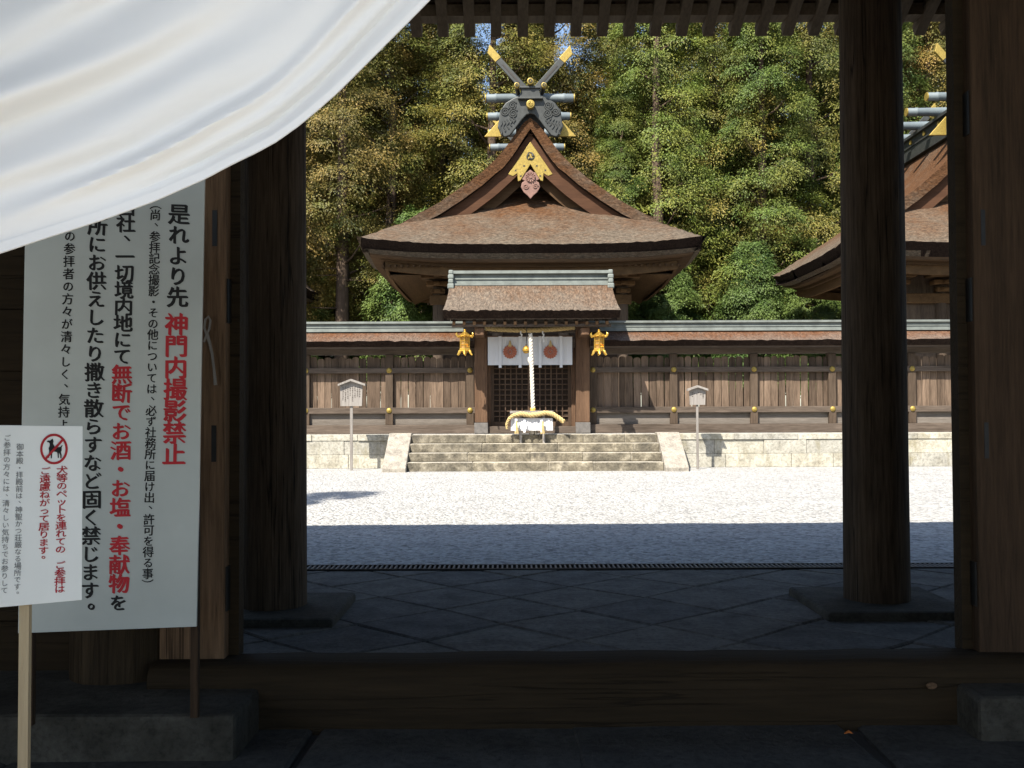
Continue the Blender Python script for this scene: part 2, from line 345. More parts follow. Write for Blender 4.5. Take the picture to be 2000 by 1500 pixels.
# drain under the eave
dr = thing("drain_grate", "long metal drain grate of fine bars along the edge of the gravel", "drain", (0, 9.97, 0))
m = MB(); m.box(-8.9, 10.9, 9.83, 9.86, -.03, .006); m.box(-8.9, 10.9, 10.09, 10.12, -.03, .006); m.build("rim", M['iron'], dr)
m = MB(); x = -8.85
while x < 10.9: m.box(x, x+.017, 9.86, 10.09, -.02, .004); x += .047
m.build("grating", plain("grey_grate_metal", (.13, .125, .115), .5, .3), dr)
MB().box(-8.9, 10.9, 9.86, 10.09, -.06, -.025).build("channel", M['joint'], dr)
# ------------------------------------------------------------------ stone wall and steps
SX0, SX1 = -2.67, 3.84
def stone_wall(label, x0, x1):
    root = thing("stone_wall", label, "wall", ((x0+x1)/2, 27.62, 0)); m = MB(); r = random.Random(int(x0*10))
    for (z0, z1, lo, hi, pr) in ((0, .36, .9, 1.9, 0), (.363, .74, .8, 1.6, .012), (.743, .905, 1.1, 2.1, -.012)):
        x = x0
        while x < x1-.02:
            wd = min(r.uniform(lo, hi), x1-x); wd = x1-x if x1-x-wd < .4 else wd; p = r.uniform(-.016, .016)+pr
            m.box(x+.005, x+wd-.005, 27.60+p, 28.1, z0, z1); x += wd
    m.build("blocks", M['wallstone'], root, bevel=.012); return root
stone_wall("cream block retaining wall under the fence with the wider notice board", -16, SX0-.6)
stone_wall("cream block retaining wall running behind the round free-standing column", SX1+.6, 26)
st = thing("stone_steps", "four wide worn stone steps with sloping side slabs below the lattice doors", "steps", (.58, 26, 0))
rise = TZ/4; ys = [26.0, 26.38, 26.75, 27.12]; rs = random.Random(5)
for i, y0 in enumerate(ys):
    m = MB(); x = SX0
    while x < SX1-.05:
        wd = min(rs.uniform(1.1, 2.0), SX1-x); wd = SX1-x if SX1-x-wd < .5 else wd
        m.box(x+.002, x+wd-.002, y0+rs.uniform(-.008, .008), (ys[i+1]+.1 if i < 3 else 27.63), rise*i+(.002 if i else -.02), rise*(i+1)+rs.uniform(-.004, .004)); x += wd
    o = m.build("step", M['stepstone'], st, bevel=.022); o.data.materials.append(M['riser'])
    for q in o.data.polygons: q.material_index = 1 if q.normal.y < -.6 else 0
for x0, x1 in ((SX0-.6, SX0), (SX1, SX1+.6)):
    MB().prism([(25.72, -.02), (25.72, .10), (27.2, TZ+.04), (27.66, TZ+.04), (27.66, -.02)], (x0+.003, 0, 0), (0, 1, 0), (0, 0, 1), (x1-x0-.006, 0, 0)).build("side_slab", M['cheek'], st, bevel=.02)
# ------------------------------------------------------------------ plank fence
FY = 29.0
def zat(y, d, x=1000): return at(x, y, d).z
def xat(x, d, y=750): return at(x, y, d).x
def ridge_cap(m, x0, x1, y, z0, z1, hw):
    h = z1-z0
    m.box(x0, x1, y-hw, y+hw, z0, z0+h*.14); m.box(x0+.02, x1-.02, y-hw*.72, y+hw*.72, z0+h*.14, z0+h*.42); m.box(x0, x1, y-hw*.82, y+hw*.82, z0+h*.42, z0+h*.52)
    m.box(x0+.02, x1-.02, y-hw*.62, y+hw*.62, z0+h*.52, z0+h*.80); m.box(x0-.03, x1+.03, y-hw*1.05, y+hw*1.05, z0+h*.80, z0+h*1.0)
def bark_roof(name, root, x0, x1, yr, over, zr, ze, th, seed, flare=0.0, mat='groof', emat='thedge', nx=60):
    "double pitched bark roof; slightly concave, ragged eave; returns the roof part with an eave sub-part"
    r = np.random.default_rng(seed); off = r.normal(0, .011, nx+1); xs = [x0+(x1-x0)*i/nx for i in range(nx+1)]
    ys_ = [yr+over*q for q in (-1, -.8, -.6, -.4, -.2, -.05, 0, .05, .2, .4, .6, .8, 1)]
    def prof(x, y):
        t = abs(y-yr)/over; e = abs(2*(x-x0)/(x1-x0)-1)
        return zr-(zr-ze)*(t*.75+.25*(1-(1-t)**2))+.07*flare*e**6
    def top(x, y):
        i = min(nx, max(0, round((x-x0)/(x1-x0)*nx))); return prof(x, y)+off[i]*(abs(y-yr)/over)**3
    m = MB(); m.shell(xs, ys_, top, lambda x, y: prof(x, y)-th*(.55+.45*abs(y-yr)/over))
    m.undercut(len(xs)*len(ys_), 0, th*.85, y0=yr-over, y1=yr+over)
    if flare:
        m.v = [((x+flare*(1 if x > (x0+x1)/2 else -1)*(abs(2*(x-x0)/(x1-x0)-1)**8)*(abs(y-yr)/over)**2*1.0), y, z) for x, y, z in m.v]
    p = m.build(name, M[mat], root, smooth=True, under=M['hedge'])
    m = MB(); m.shell(xs[::4], [yr-over+.05+th*.85, yr-over+.30+th*.85], lambda x, y: prof(x, y)-th*.9, lambda x, y: prof(x, y)-th*1.55-.02); m.build("eave_board", M['fencex'], p); return p
def plank(m, x, wd, y, z0, z1, r, th=.03):
    c = .045*r.uniform(.6, 1.3); t = r.uniform(-.006, .006)
    poly = [(x, z0), (x+wd, z0), (x+wd+t, z1-c), (x+wd*.78+t, z1-.006), (x+wd*.5+t, z1), (x+wd*.22+t, z1-.006), (x+t, z1-c)]
    m.prism(poly, (0, y+r.uniform(-.006, .006), 0), (1, 0, 0), (0, 0, 1), (0, th, 0))
def fence(label, x0, x1, posts, seed):
    root = thing("plank_fence", label, "fence", ((x0+x1)/2, FY, TZ)); r = random.Random(seed)
    zs0, zs1 = TZ-.01, 1.15; zr = [(1.47, 1.64), (2.61, 2.76)]
    MB().box(x0, x1, FY-.25, FY+.12, zs0, zs1).build("sill_beam", M['fencex'], root, bevel=.012)
    MB().box(x0, x1, FY-.04, FY-.015, zs1+.003, 1.50).build('skirting_board', M['skirt'], root)
    for a, b in zr: MB().box(x0, x1, FY-.155, FY-.02, a, b).build("rail", M['fencex'], root, bevel=.01)
    MB().box(x0, x1, FY-.12, FY+.12, 3.13, 3.33).build("header_beam", M['fencex'], root, bevel=.01)
    for px in posts:
        p = MB().box(px-.105, px+.105, FY-.15, FY+.11, zs1+.002, 3.128).build("post", M['post'], root, bevel=.01)
        for a, b in zr:
            MB().lathe([(.078, 0), (.076, .012), (.055, .03), (.03, .036), (.028, .048), (.002, .052)], (0, 0, 0), 16).build("stud", M['goldpl'], p, smooth=True, shift=WL[root]).matrix_local = \
                Matrix.Translation(Vector((px, FY-.156, (a+b)/2))-WL[root]) @ Matrix.Rotation(math.pi/2, 4, 'X')
    xs = [x0]+list(posts)+[x1]
    for a, b in zip(xs[:-1], xs[1:]):
        a += .105; b -= .105; x = a+.01
        if b-a < .25: continue
        m = MB(); loose = r.random() < .75
        while x < b-.08:
            wd = min(r.uniform(.172, .20), b-x-.004); plank(m, x, wd, FY-.012, 1.45, 3.06+r.uniform(-.03, .03), r); x += wd+(r.choice([.012, .018, .024, .03]) if loose else r.choice([.003, .008, .016]))
        m.build("planks", M['fence'], root)
    rf = bark_roof("bark_roof", root, x0, x1, FY+.05, .85, 3.83, 3.47, .15, seed, mat='froof', nx=int((x1-x0)*6))
    m = MB(); ridge_cap(m, x0, x1, FY+.05, 3.78, 4.07, .20); m.build("ridge_cap", M['copper'], root)
    return root
g0, g1 = xat(927, 28.6), xat(1152, 28.6)
fence("shorter weathered plank fence with bark coping beside the wider notice board", -16, g0-.0, [xat(q, FY-.15) for q in (283, 440, 597, 760, 918)], 11)
fence("long weathered plank fence with bark coping running past the narrow notice board", g1+.0, 26, [xat(q, FY-.15) for q in (1158, 1316, 1473, 1626, 1782, 1938, 2095, 2250, 2405)], 12)
# ------------------------------------------------------------------ central gate with lattice doors
GX = xat(1037, 28.6); PY = 28.45
gt = thing("shrine_gate", "small roofed shrine gate with lattice doors at the top of the steps", "gate", (GX, PY, TZ))
for a, b in ((927, 952), (1125, 1152)):
    xa, xb = xat(a, PY), xat(b, PY)
    p = MB().box(xa, xb, PY, PY+.36, TZ+.30, 4.02).build("post", M['gpost'], gt, bevel=.02)
    MB().box(xa-.012, xb+.012, PY-.012, PY+.372, TZ, TZ+.30).build("post_shoe", M['greywood'] if 0 else plain("lead_grey_shoe", (.10, .09, .08), .7, 0, .3, 8, .3), p, bevel=.012)
dx0, dx1 = xat(953, 28.8), xat(1121, 28.8); DY = 28.78
MB().box(xat(952, PY)+.002, xat(1125, PY)-.002, PY+.08, PY+.34, TZ, TZ+.19).build("sill_beam", M['fencex'], gt, bevel=.012)
MB().box(xat(905, PY), xat(1172, PY), PY+.06, PY+.30, 3.72, 4.0).build("lintel", M['fencex'], gt, bevel=.015)
MB().box(xat(952, PY)+.003, xat(1125, PY)-.003, PY+.10, PY+.26, 3.30, 3.55).build("head_beam", M['fencex'], gt, bevel=.012)
for a in (dx0-.03, dx1-.08): MB().box(a, a+.11, DY-.05, DY+.12, TZ+.192, 3.30).build("door_jamb", M['gpost'], gt)
mid = (dx0+dx1)/2
for a, b in ((dx0+.085, mid-.006), (mid+.006, dx1-.085)):
    d = MB().box(a, b, DY+.045, DY+.075, TZ+.2, 3.28).build("door", M['darkwood'], gt)
    m = MB(); fr = .085; z0, z1 = TZ+.2, 3.28
    m.box(a, a+fr, DY-.02, DY+.04, z0, z1); m.box(b-fr, b, DY-.02, DY+.04, z0, z1); m.box(a+fr, b-fr, DY-.02, DY+.04, z0, z0+.12); m.box(a+fr, b-fr, DY-.02, DY+.04, z1-.1, z1)
    m.build("frame", M['lattice'], d)
    m = MB(); n = 6
    for i in range(1, n): 
        x = a+fr+(b-a-2*fr)*i/n; m.box(x-.017, x+.017, DY-.008, DY+.026, z0+.12, z1-.1)
    k = 13
    for j in range(1, k):
        z = z0+.12+(z1-z0-.22)*j/k; m.box(a+fr, b-fr, DY-.004, DY+.022, z-.017, z+.017)
    m.build("lattice", M['lattice'], d)
GE = 26.95                                           # front eave of the gate roof
ex0, ex1 = xat(872, GE, 612), xat(1205, GE, 612)
rf = bark_roof("bark_roof", gt, ex0, ex1, 28.62, 28.62-GE, 5.22, zat(606, GE), .20, 21, flare=.10, nx=70)
m = MB(); ridge_cap(m, xat(881, 28.4, 540), xat(1193, 28.4, 540), 28.62, 5.02, 5.43, .30); rc = m.build("ridge_cap", M['copper'], gt)
for q in (875, 1187):
    xa = xat(q, 28.3, 540); m = MB()
    for k, (w_, z0, z1) in enumerate(((.13, 5.33, 5.45), (.16, 5.20, 5.325), (.14, 5.07, 5.195), (.18, 4.92, 5.065))): m.box(xa+.08-w_/2, xa+.08+w_/2, 28.62-.34-.03*k, 28.62+.34+.03*k, z0, z1)
    m.build("ridge_end", M['copper'], rc, bevel=.03)
m = MB(); x = ex0+.18
while x < ex1-.1:
    m.bar((x, GE+.22, 3.86), (x, 28.62, 4.60), .075, .09); x += .272
m.build("rafters", M['hallx'], gt)
MB().box(ex0+.12, ex1-.12, GE+.30, GE+.42, 3.78, 3.85).build("eave_beam", M['fencex'], gt, bevel=.01)
for x in (xat(939, PY), xat(1138, PY)):
    MB().box(x-.12, x+.12, PY-1.1, PY+.05, 3.56, 3.76).build("bracket_arm", M['gpost'], gt, bevel=.02)
# wood ceiling closing the underside
MB().shell([ex0+.15, ex1-.15], [GE+.25, 28.62, 30.2], lambda x, y: 4.70-abs(y-28.62)*.42, lambda x, y: 4.66-abs(y-28.62)*.42).build("soffit", M['roofboard'], gt)
# ------------------------------------------------------------------ things hung on the gate
NY = PY-.05
nx0, nx1, nz1, nz0 = xat(953, NY), xat(1118, NY), zat(657, NY), zat(713, NY)
nr = thing("noren", "white cloth hanging over the lattice doors with two round flower crests", "noren curtain", ((nx0+nx1)/2, NY, nz1))
m = MB(); m.grid(lambda a, b: (nx0+(nx1-nx0)*a, NY+.012*math.sin(a*31)*(1-b)+.006*math.sin(a*77+1), nz0+(nz1-nz0)*b), 90, 10); m.build("cloth", M['noren'], nr, smooth=True)
for q in (977, 1016, 1055, 1096):
    x = xat(q, NY); m = MB(); m.box(x-.04, x+.04, NY-.03, NY-.026, nz0-.075, nz1); m.build("ribbon", M['noren'], nr)
m = MB(); m.tube([(nx0-.03, NY, nz1), (nx1+.03, NY, nz1)], .016, 8); m.build("rod", M['gpost'], nr)
def crest(q, y):
    c = at(q, y, NY-.04); m = MB(); R = .195
    for k in range(16):
        a = 2*math.pi*k/16; pol = [(.055, -.008)]+[(R*.55, -.02)]+[(R-.03, -.033), (R-.008, -.022), (R, 0), (R-.008, .022), (R-.03, .033)]+[(R*.55, .02), (.055, .008)]
        m.prism([(u*math.cos(a)-v*math.sin(a), u*math.sin(a)+v*math.cos(a)) for u, v in pol], c, (1, 0, 0), (0, 0, 1), (0, .004, 0))
    m.disc(c+Vector((0, .004, 0)), .045, .008, 16); m.build("crest", M['crest'], nr)
    m = MB(); z = c.z+R
    m.tube([(c.x, NY-.05, z-.02), (c.x, NY-.05, 3.40)], .006, 5)
    m.prism([(-.055, 0), (.055, 0), (.012, .17), (-.012, .17)], (c.x, NY-.055, z-.05), (1, 0, 0), (0, 0, 1), (0, .012, 0)); m.build("braid", M['strawdk'], nr)
crest(996, 687); crest(1075, 687)
def twisted(m, path, r, n=3, pitch=.14, k=.55, seg=6, step=.02):
    "strands wound round a polyline"
    P = [Vector(p) for p in path]; L = [0]
    for a, b in zip(P[:-1], P[1:]): L.append(L[-1]+(b-a).length)
    N = max(8, int(L[-1]/step))
    for s_ in range(n):
        pts = []; rads = []
        for i in range(N+1):
            d = L[-1]*i/N; j = min(max(1, next((q for q in range(1, len(L)) if L[q] >= d-1e-9), len(L)-1)), len(L)-1); f = (d-L[j-1])/max(1e-9, L[j]-L[j-1]); c = P[j-1].lerp(P[j], f)
            t = (P[j]-P[j-1]).normalized(); u = Vector((0, 1, 0)); u = (u-t*u.dot(t)).normalized(); v = t.cross(u); a = 2*math.pi*(d/pitch+s_/n)
            rr_ = r(d/L[-1]) if callable(r) else r; pts.append(c+(u*math.cos(a)+v*math.sin(a))*rr_*k); rads.append(rr_*.62)
        m.tube(pts, rads, seg)
    return m
SY = PY-.12
a, b = at(948, 641, SY), at(1122, 639, SY)
sr = thing("sacred_rope", "twisted straw rope strung across the head of the gate above the white cloth", "rope", (a+b)/2)
m = MB(); twisted(m, [a+(b-a)*t+Vector((0, 0, -.07*(1-(2*t-1)**2))) for t in [i/14 for i in range(15)]], .062, 3, .26); m.build("rope", M['strawdk'], sr, smooth=True)
for q in (1018, 1061):
    c = at(q, 647, SY-.07); m = MB(); x = c.x; z = c.z
    for k in range(4):
        sx = .035*(1 if k % 2 else -1); m.prism([(sx*.4-.018, 0), (sx*.4+.018, 0), (sx*.4+.015, -.085), (sx*.4-.02, -.085)], (x, c.y-.006*k, z-.07*k), (1, 0, 0), (0, 0, 1), (0, .003, 0))
    m.build("paper_streamer", M['paper'], sr)
BY = 27.55
bc = at(1028, 683, BY)
bl = thing("bell", "round golden bell hanging in front of the white cloth beside the rope", "bell", (bc.x, BY, bc.z+.2))
R = .105
MB().lathe([(.01, R*1.05), (R*.5, R*.87), (R*.8, R*.6), (R*.97, R*.22), (R*1.06, .012), (R*1.06, -.012), (R*.97, -.25*R), (R*.8, -R*.6), (R*.5, -R*.88), (.01, -R)], bc, 24).build("shell", M['gold'], bl, smooth=True)
m = MB(); m.box(bc.x-.07, bc.x+.07, BY-R*.9, BY-R*.7, bc.z-R*.62, bc.z-R*.5); m.build("slot", M['iron'], bl)
m = MB(); m.tube([(bc.x, BY, bc.z+R), (bc.x+.02, BY+.1, 3.85)], .012, 6); m.lathe([(.02, 0), (.03, .02), (.02, .05)], (bc.x, BY, bc.z+R), 10); m.build("chain", M['bronze'], bl)
ra, rb = at(1036, 652, BY-.06), at(1041, 798, BY-.28)
br = thing("bell_rope", "thick white bell rope with brass sleeve and tassel hanging before the lattice doors", "rope", (ra.x, BY, ra.z))
m = MB(); twisted(m, [ra, ra.lerp(rb, .3), ra.lerp(rb, .7), rb], .044, 3, .26, .75, step=.025); m.lathe([(.02, .1), (.085, .06), (.09, -.02), (.06, -.09), (.03, -.1)], at(1037, 703, BY-.09), 10); m.build("rope", M['rope'], br, smooth=True)
c = at(1041, 807, BY-.30); MB().lathe([(.062, .15), (.075, .12), (.068, .05), (.08, -.14), (.092, -.17), (.05, -.18)], c, 8).build("sleeve", plain("brass_sleeve", (.75, .45, .10), .5, .4), br)
m = MB(); c = at(1041, 820, BY-.32); rt = random.Random(2)
for i in range(26):
    a = 2*math.pi*i/26; rr_ = rt.uniform(.35, 1); m.tube([c+Vector((.05*math.cos(a)*rr_, .05*math.sin(a)*rr_, .02)), c+Vector((.09*math.cos(a)*rr_, .09*math.sin(a)*rr_, -.17)), c+Vector((.13*math.cos(a)*rr_, .12*math.sin(a)*rr_, -.38+rt.uniform(-.02, .02)))], .017, 5)
m.build("tassel", M['rope'], br)
def lantern(q, label):
    c = at(q, 670, 27.32); root = thing("hanging_lantern", label, "lantern", (c.x, c.y, c.z-.33), "golden hanging lanterns"); x, y, z = c
    R6 = math.pi/6
    m = MB(); m.lathe([(.06, .0), (.155, .0), (.155, .025), (.06, .03)], (x, y, z-.17), 6, R6)
    m.lathe([(.05, 0), (.15, 0), (.15, .02), (.05, .02)], (x, y, z+.16), 6, R6); m.build("rim", M['gold'], root)
    for k in range(6):
        a = R6+k*math.pi/3; MB().tube([(x+.135*math.cos(a), y+.135*math.sin(a), z-.15), (x+.135*math.cos(a), y+.135*math.sin(a), z+.16)], .014, 6).build("corner_post", M['gold'], root)
    m = MB()
    for k in range(6):
        a0, a1 = R6+k*math.pi/3, R6+(k+1)*math.pi/3; A = Vector((x+.128*math.cos(a0), y+.128*math.sin(a0), 0)); B = Vector((x+.128*math.cos(a1), y+.128*math.sin(a1), 0))
        for i in range(1, 5): p = A.lerp(B, i/5); m.tube([p+Vector((0, 0, z-.15)), p+Vector((0, 0, z+.16))], .005, 4)
        for i in range(1, 6): zz = z-.15+.31*i/6; m.tube([A+Vector((0, 0, zz)), B+Vector((0, 0, zz))], .005 if i not in (2, 4) else .014, 4)
    m.build("grille", M['gold'], root)
    MB().lathe([(.095, -.14), (.095, .15)], (x, y, z), 6, R6).build("paper_lining", M['lining'], root)
    m = MB()                                         # roof: six upturned petals round a dome
    m.lathe([(.20, .185), (.19, .20), (.12, .235), (.06, .285), (.035, .30), (.03, .33), (.045, .345), (.03, .37), (.008, .385)], (x, y, z), 18)
    for k in range(6):
        a = R6+k*math.pi/3; d = Vector((math.cos(a), math.sin(a), 0)); s_ = Vector((-d.y, d.x, 0)); b = Vector((x, y, z+.185))
        m.tube([b+d*.15, b+d*.21+Vector((0, 0, -.012)), b+d*.25+Vector((0, 0, .02)), b+d*.255+Vector((0, 0, .065)), b+d*.235+Vector((0, 0, .085))], [.034, .032, .024, .016, .009], 8)
        a += R6; d = Vector((math.cos(a), math.sin(a), 0)); m.tube([b+d*.13, b+d*.19+Vector((0, 0, .005)), b+d*.205+Vector((0, 0, .04))], [.036, .026, .012], 8)
    m.build("roof", M['gold'], root, smooth=True)
    m = MB(); m.lathe([(.155, -.17), (.15, -.20), (.17, -.22), (.10, -.24), (.05, -.26), (.045, -.29), (.01, -.31)], (x, y, z), 18)
    for k in range(6):
        a = R6+k*math.pi/3; d = Vector((math.cos(a), math.sin(a), 0)); b = Vector((x, y, z-.2))
        m.tube([b+d*.12, b+d*.165+Vector((0, 0, -.03)), b+d*.185+Vector((0, 0, -.08)), b+d*.215+Vector((0, 0, -.115)), b+d*.235+Vector((0, 0, -.11))], [.036, .038, .03, .02, .01], 8)
    m.build("foot", M['gold'], root, smooth=True)
    MB().tube([(x, y, z+.38), (x, y, 3.95)], .009, 6).build("hanger", M['bronze'], root)
    return root
lantern(908, "golden hexagonal lantern hanging at the eave corner nearer the wide notice board")
lantern(1170, "golden hexagonal lantern hanging at the eave corner nearer the narrow notice board")
# offering stand with straw garland
OY = 26.98
ot = thing("offering_table", "small offering table draped in white cloth on the steps before the lattice doors", "offering table", (xat(1039, OY), OY, rise*3))
ta, tb = xat(996, OY, 803), xat(1081, OY, 803); tz = zat(804, OY)
MB().box(ta, tb, OY-.05, OY+.66, tz-.05, tz+.02).build("top", M['greywood'], ot, bevel=.01)
for q in (1017, 1062):
    x = xat(q, OY, 840); MB().box(x-.032, x+.032, OY, OY+.064, rise*3, tz-.052).build("leg", M['greywood'], ot)
    MB().box(x-.032, x+.032, OY+.55, OY+.614, TZ, tz-.052).build("leg", M['greywood'], ot)
m = MB(); zA, zB = zat(817, OY), zat(841, OY)
m.grid(lambda a, b: (ta+.02+(tb-ta-.04)*a, OY-.035+.012*math.sin(a*40), zA+(zB-zA)*b), 40, 3); m.grid(lambda a, b: (ta+.02, OY-.035+.6*a, zA+(zB-zA)*b), 8, 3); m.grid(lambda a, b: (tb-.02, OY-.035+.6*a, zA+(zB-zA)*b), 8, 3)
m.build("drape", M['noren'], ot, smooth=True)
MB().box(ta+.06, tb-.06, OY+.02, OY+.60, tz-.42, tz-.052).build("chest", M['fencex'], ot)
sg = thing("straw_garland", "bowed straw garland with paper strips tied to the front of the offering table", "garland", at(1040, 815, OY-.1))
m = MB(); pth = [(990, 838), (989, 829), (994, 818), (1003, 811), (1018, 808), (1036, 811), (1052, 809), (1066, 806), (1080, 809), (1092, 817), (1101, 824)]
twisted(m, [at(a_, b_, OY-.11) for a_, b_ in pth], lambda t: .02+.030*min(1, 3*t), 3, .24, .75, step=.03); m.build("straw", M['straw'], sg, smooth=True)
for q, yy in ((1008, 818), (1024, 820), (1058, 820)):
    c = at(q, yy, OY-.15); m = MB()
    for k in range(3): m.prism([(-.03, 0), (.03, 0), (.03, -.13), (-.03, -.13)], (c.x+.03*(k % 2), c.y-.006*k, c.z-.10*k), (1, 0, 0), (0, 0, 1), (0, .003, 0))
    m.build("paper_strip", M['paper'], sg)
for q in (1009, 1060):
    c = at(q, 822, OY-.14); m = MB()
    for i in range(9): a = 2*math.pi*i/9; m.tube([c+Vector((.01*math.cos(a), .01*math.sin(a), 0)), c+Vector((.05*math.cos(a), .04*math.sin(a), -.34))], .012, 5)
    m.build("straw_tassel", M['straw'], sg)
# notice boards in the court
def notice(label, px, pw, ytop, ybot, xl, xr, rl, rr_, ry, ridge, D, pen):
    B = at(px, 900, D); root = thing("notice_board", label, "notice board", (B.x, D, 0), "small roofed notice boards in the court")
    hw = pw/FPX*D/2; xa, xb = xat(xl, D, ytop), xat(xr, D, ytop); z1, z0 = zat(ytop, D), zat(ybot, D); x = (xa+xb)/2
    MB().box(x-hw, x+hw, D+.021, D+.06, -.05, z1-.05).build("pole", M['greywood'], root, bevel=.005)
    b = MB().prism([(xa+.015, z0), (xb-.015, z0), (xb, z1), (x, z1+.10), (xa, z1)], (0, D-.012, 0), (1, 0, 0), (0, 0, 1), (0, .032, 0)).build("panel", M['greywood'], root)
    m = MB(); r = random.Random(int(px))
    xx = xb-.07
    while xx > xa+.05:                               # small brush-written columns, too small to read
        z = z1-.06+r.uniform(-.02, .03)
        while z > z0+.07+r.uniform(0, .25):
            for k in range(3): m.box(xx+r.uniform(-.016, .0), xx+r.uniform(.002, .016), D-.0155, D-.013, z-r.uniform(.008, .03), z)
            z -= .045
        xx -= pen
    m.build("lettering", plain("faded_ink", (.11, .09, .075), .8), b)
    ra_, rb_ = xat(rl, D, ry), xat(rr_, D, ry); ze = zat(ry, D); zr = zat(ridge, D)
    for s0, s1 in ((ra_, x), (rb_, x)):
        MB().prism([(s0, ze), (s1, zr), (s1, zr-.055), (s0, ze-.05)], (0, D-.11, 0), (1, 0, 0), (0, 0, 1), (0, .22, 0)).build("roof", M['greywood'], root)
notice("wide roofed wooden notice board on a pole by the steps' sunny stone wall", 687, 5.5, 751, 792, 664, 708, 661, 714, 749, 739, 26.62, .062)
notice("narrow roofed wooden notice board on a thin pole beside the dark free-standing column", 1361.5, 4.5, 765, 792, 1346, 1378, 1342, 1382, 761, 754, 26.62, .055)
# ------------------------------------------------------------------ main halls: bark-roofed, gable to the front
PU = [0, .27, 1.04, 1.76, 2.53, 3.3, 4.27, 5.1, 5.86]; PZ = [11.82, 11.58, 10.50, 9.83, 9.25, 8.74, 8.20, 7.67, 7.1]
def make_hall(label, cx, y0, W, L, wallmat='darkwood'):
    k = W/5.86; V0, V1 = 1.5, 3.3; root = thing("shrine_hall", label, "shrine hall", (cx, y0, TZ), None)
    p = lambda u: float(np.interp(abs(u)/k, PU, PZ)); ps = lambda u: (p(u-.12)+2*p(u)+p(u+.12))/4
    so_ = lambda u, v: .27*(min(1, abs(u)/W)**3.2)*(min(1, abs(v-L/2)/(L/2))**4)
    X = lambda u: cx+u; us = [W*(i/24-1) for i in range(49)]
    th = lambda u: .36*math.sqrt(1+((ps(u+.1)-ps(u-.1))/.2)**2) if abs(u) < W*.97 else .44
    rn = np.random.default_rng(4); jig = {}
    def jg(u, v):
        q = (round(u, 2), round(v, 2))
        if q not in jig: jig[q] = float(rn.normal(0, .008))
        return jig[q]
    m = MB(); vs = [V0+(L-2*V0)*i/20 for i in range(21)]
    m.shell(us, vs, lambda u, v: ps(u)+so_(u, v)+jg(u, v), lambda u, v: ps(u)+so_(u, v)-th(u))
    m.undercut(len(us)*len(vs), .36, .04, -W, W, V0, L-V0)
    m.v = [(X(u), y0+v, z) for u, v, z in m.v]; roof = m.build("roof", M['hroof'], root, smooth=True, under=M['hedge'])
    m = MB()
    for fl in (0, 1):
        g = lambda u, v: min(ps(u)-.025, ps(W-v)-.02+.36*max(0, 1-(u/(4.1*k))**2)*min(1, v/2.4)**1.3)+so_(u, v)
        q = MB(); q.shell([W*(i/40-1)*.998 for i in range(81)], [V1*(i/14) for i in range(15)], lambda u, v: g(u, v)+jg(u, v), lambda u, v: g(u, v)-.44)
        q.undercut(81*15, .36, .40, -W*.998, W*.998, 0)
        q.v = [(X(u), y0+(L-v if fl else v), z) for u, v, z in q.v]
        if fl: q.f = [tuple(reversed(f)) for f in q.f]
        m.add(q.v, q.f)
    m.build("pent_roof", M['hroof'], roof, smooth=True, under=M['hedge'])
    # eave lip and fascia under the bark, all round
    def ring(inset, h0, h1, t, mat, name):
        m = MB(); n = 30
        def side(fn):
            a = [fn(i/n) for i in range(n+1)]; A = [q[0] for q in a]; B = [q[1] for q in a]
            m.strip([Vector((X(u), y0+v, 7.1+so_(u*W/(W-inset), L/2+(v-L/2)*(L/2)/(L/2-inset))-h0)) for u, v in A], [Vector((X(u), y0+v, 7.1+so_(u*W/(W-inset), L/2+(v-L/2)*(L/2)/(L/2-inset))-h0)) for u, v in B], (0, 0, h0-h1))
        w_ = W-inset; a0, a1 = inset, L-inset
        side(lambda t_: ((-w_+2*w_*t_, a0), (-w_+t+(2*w_-2*t)*t_, a0+t))); side(lambda t_: ((-w_+2*w_*t_, a1), (-w_+t+(2*w_-2*t)*t_, a1-t)))
        side(lambda t_: ((-w_, a0+(a1-a0)*t_), (-w_+t, a0+t+(a1-a0-2*t)*t_))); side(lambda t_: ((w_, a0+(a1-a0)*t_), (w_-t, a0+t+(a1-a0-2*t)*t_)))
        return m.build(name, mat, root)
    ring(.40, .43, .54, .5, M['hallx'], "eave_lip")
    ring(.72, .545, .66, .12, M['hallx'], "fascia_board"); ring(.86, .66, .98, .12, M['hallwood'], "lower_fascia")
    m = MB(); a = -W+.8                                # rafter ends, front row and sides
    while a < W-.8: m.bar((X(a), y0+.745, 6.49), (X(a), y0+3.0, 6.98), .07, .09); a += .21
    b = 1.0
    while b < L-.9:
        for s_ in (-1, 1): m.bar((X(s_*(W-.745)), y0+b, 6.49), (X(s_*(W-3.0)), y0+b, 6.98), .07, .09)
        b += .21
    m.build("rafters", M['hallx'], root)
    m = MB(); n_ = 10                                  # sloping soffit boards up to the walls
    a0, a1 = .95, 2.7
    for (sx0, sy0, ex_, ey_, ix0, iy0, ix1, iy1) in ((-W+a0, a0, W-a0, a0, -W+a1, a1, W-a1, a1), (-W+a0, a0, -W+a0, L-a0, -W+a1, a1, -W+a1, L-a1), (W-a0, a0, W-a0, L-a0, W-a1, a1, W-a1, L-a1)):
        m.add([(X(sx0), y0+sy0, 6.2), (X(ex_), y0+ey_, 6.2), (X(ix1), y0+iy1, 6.75), (X(ix0), y0+iy0, 6.75)], [(0, 1, 2, 3)])
    m.build("soffit", M['hallwood'], root)
    bw = W-2.55
    MB().box(X(-bw), X(bw), y0+2.75, y0+L-2.75, TZ, 6.8).build("wall", M[wallmat], root)
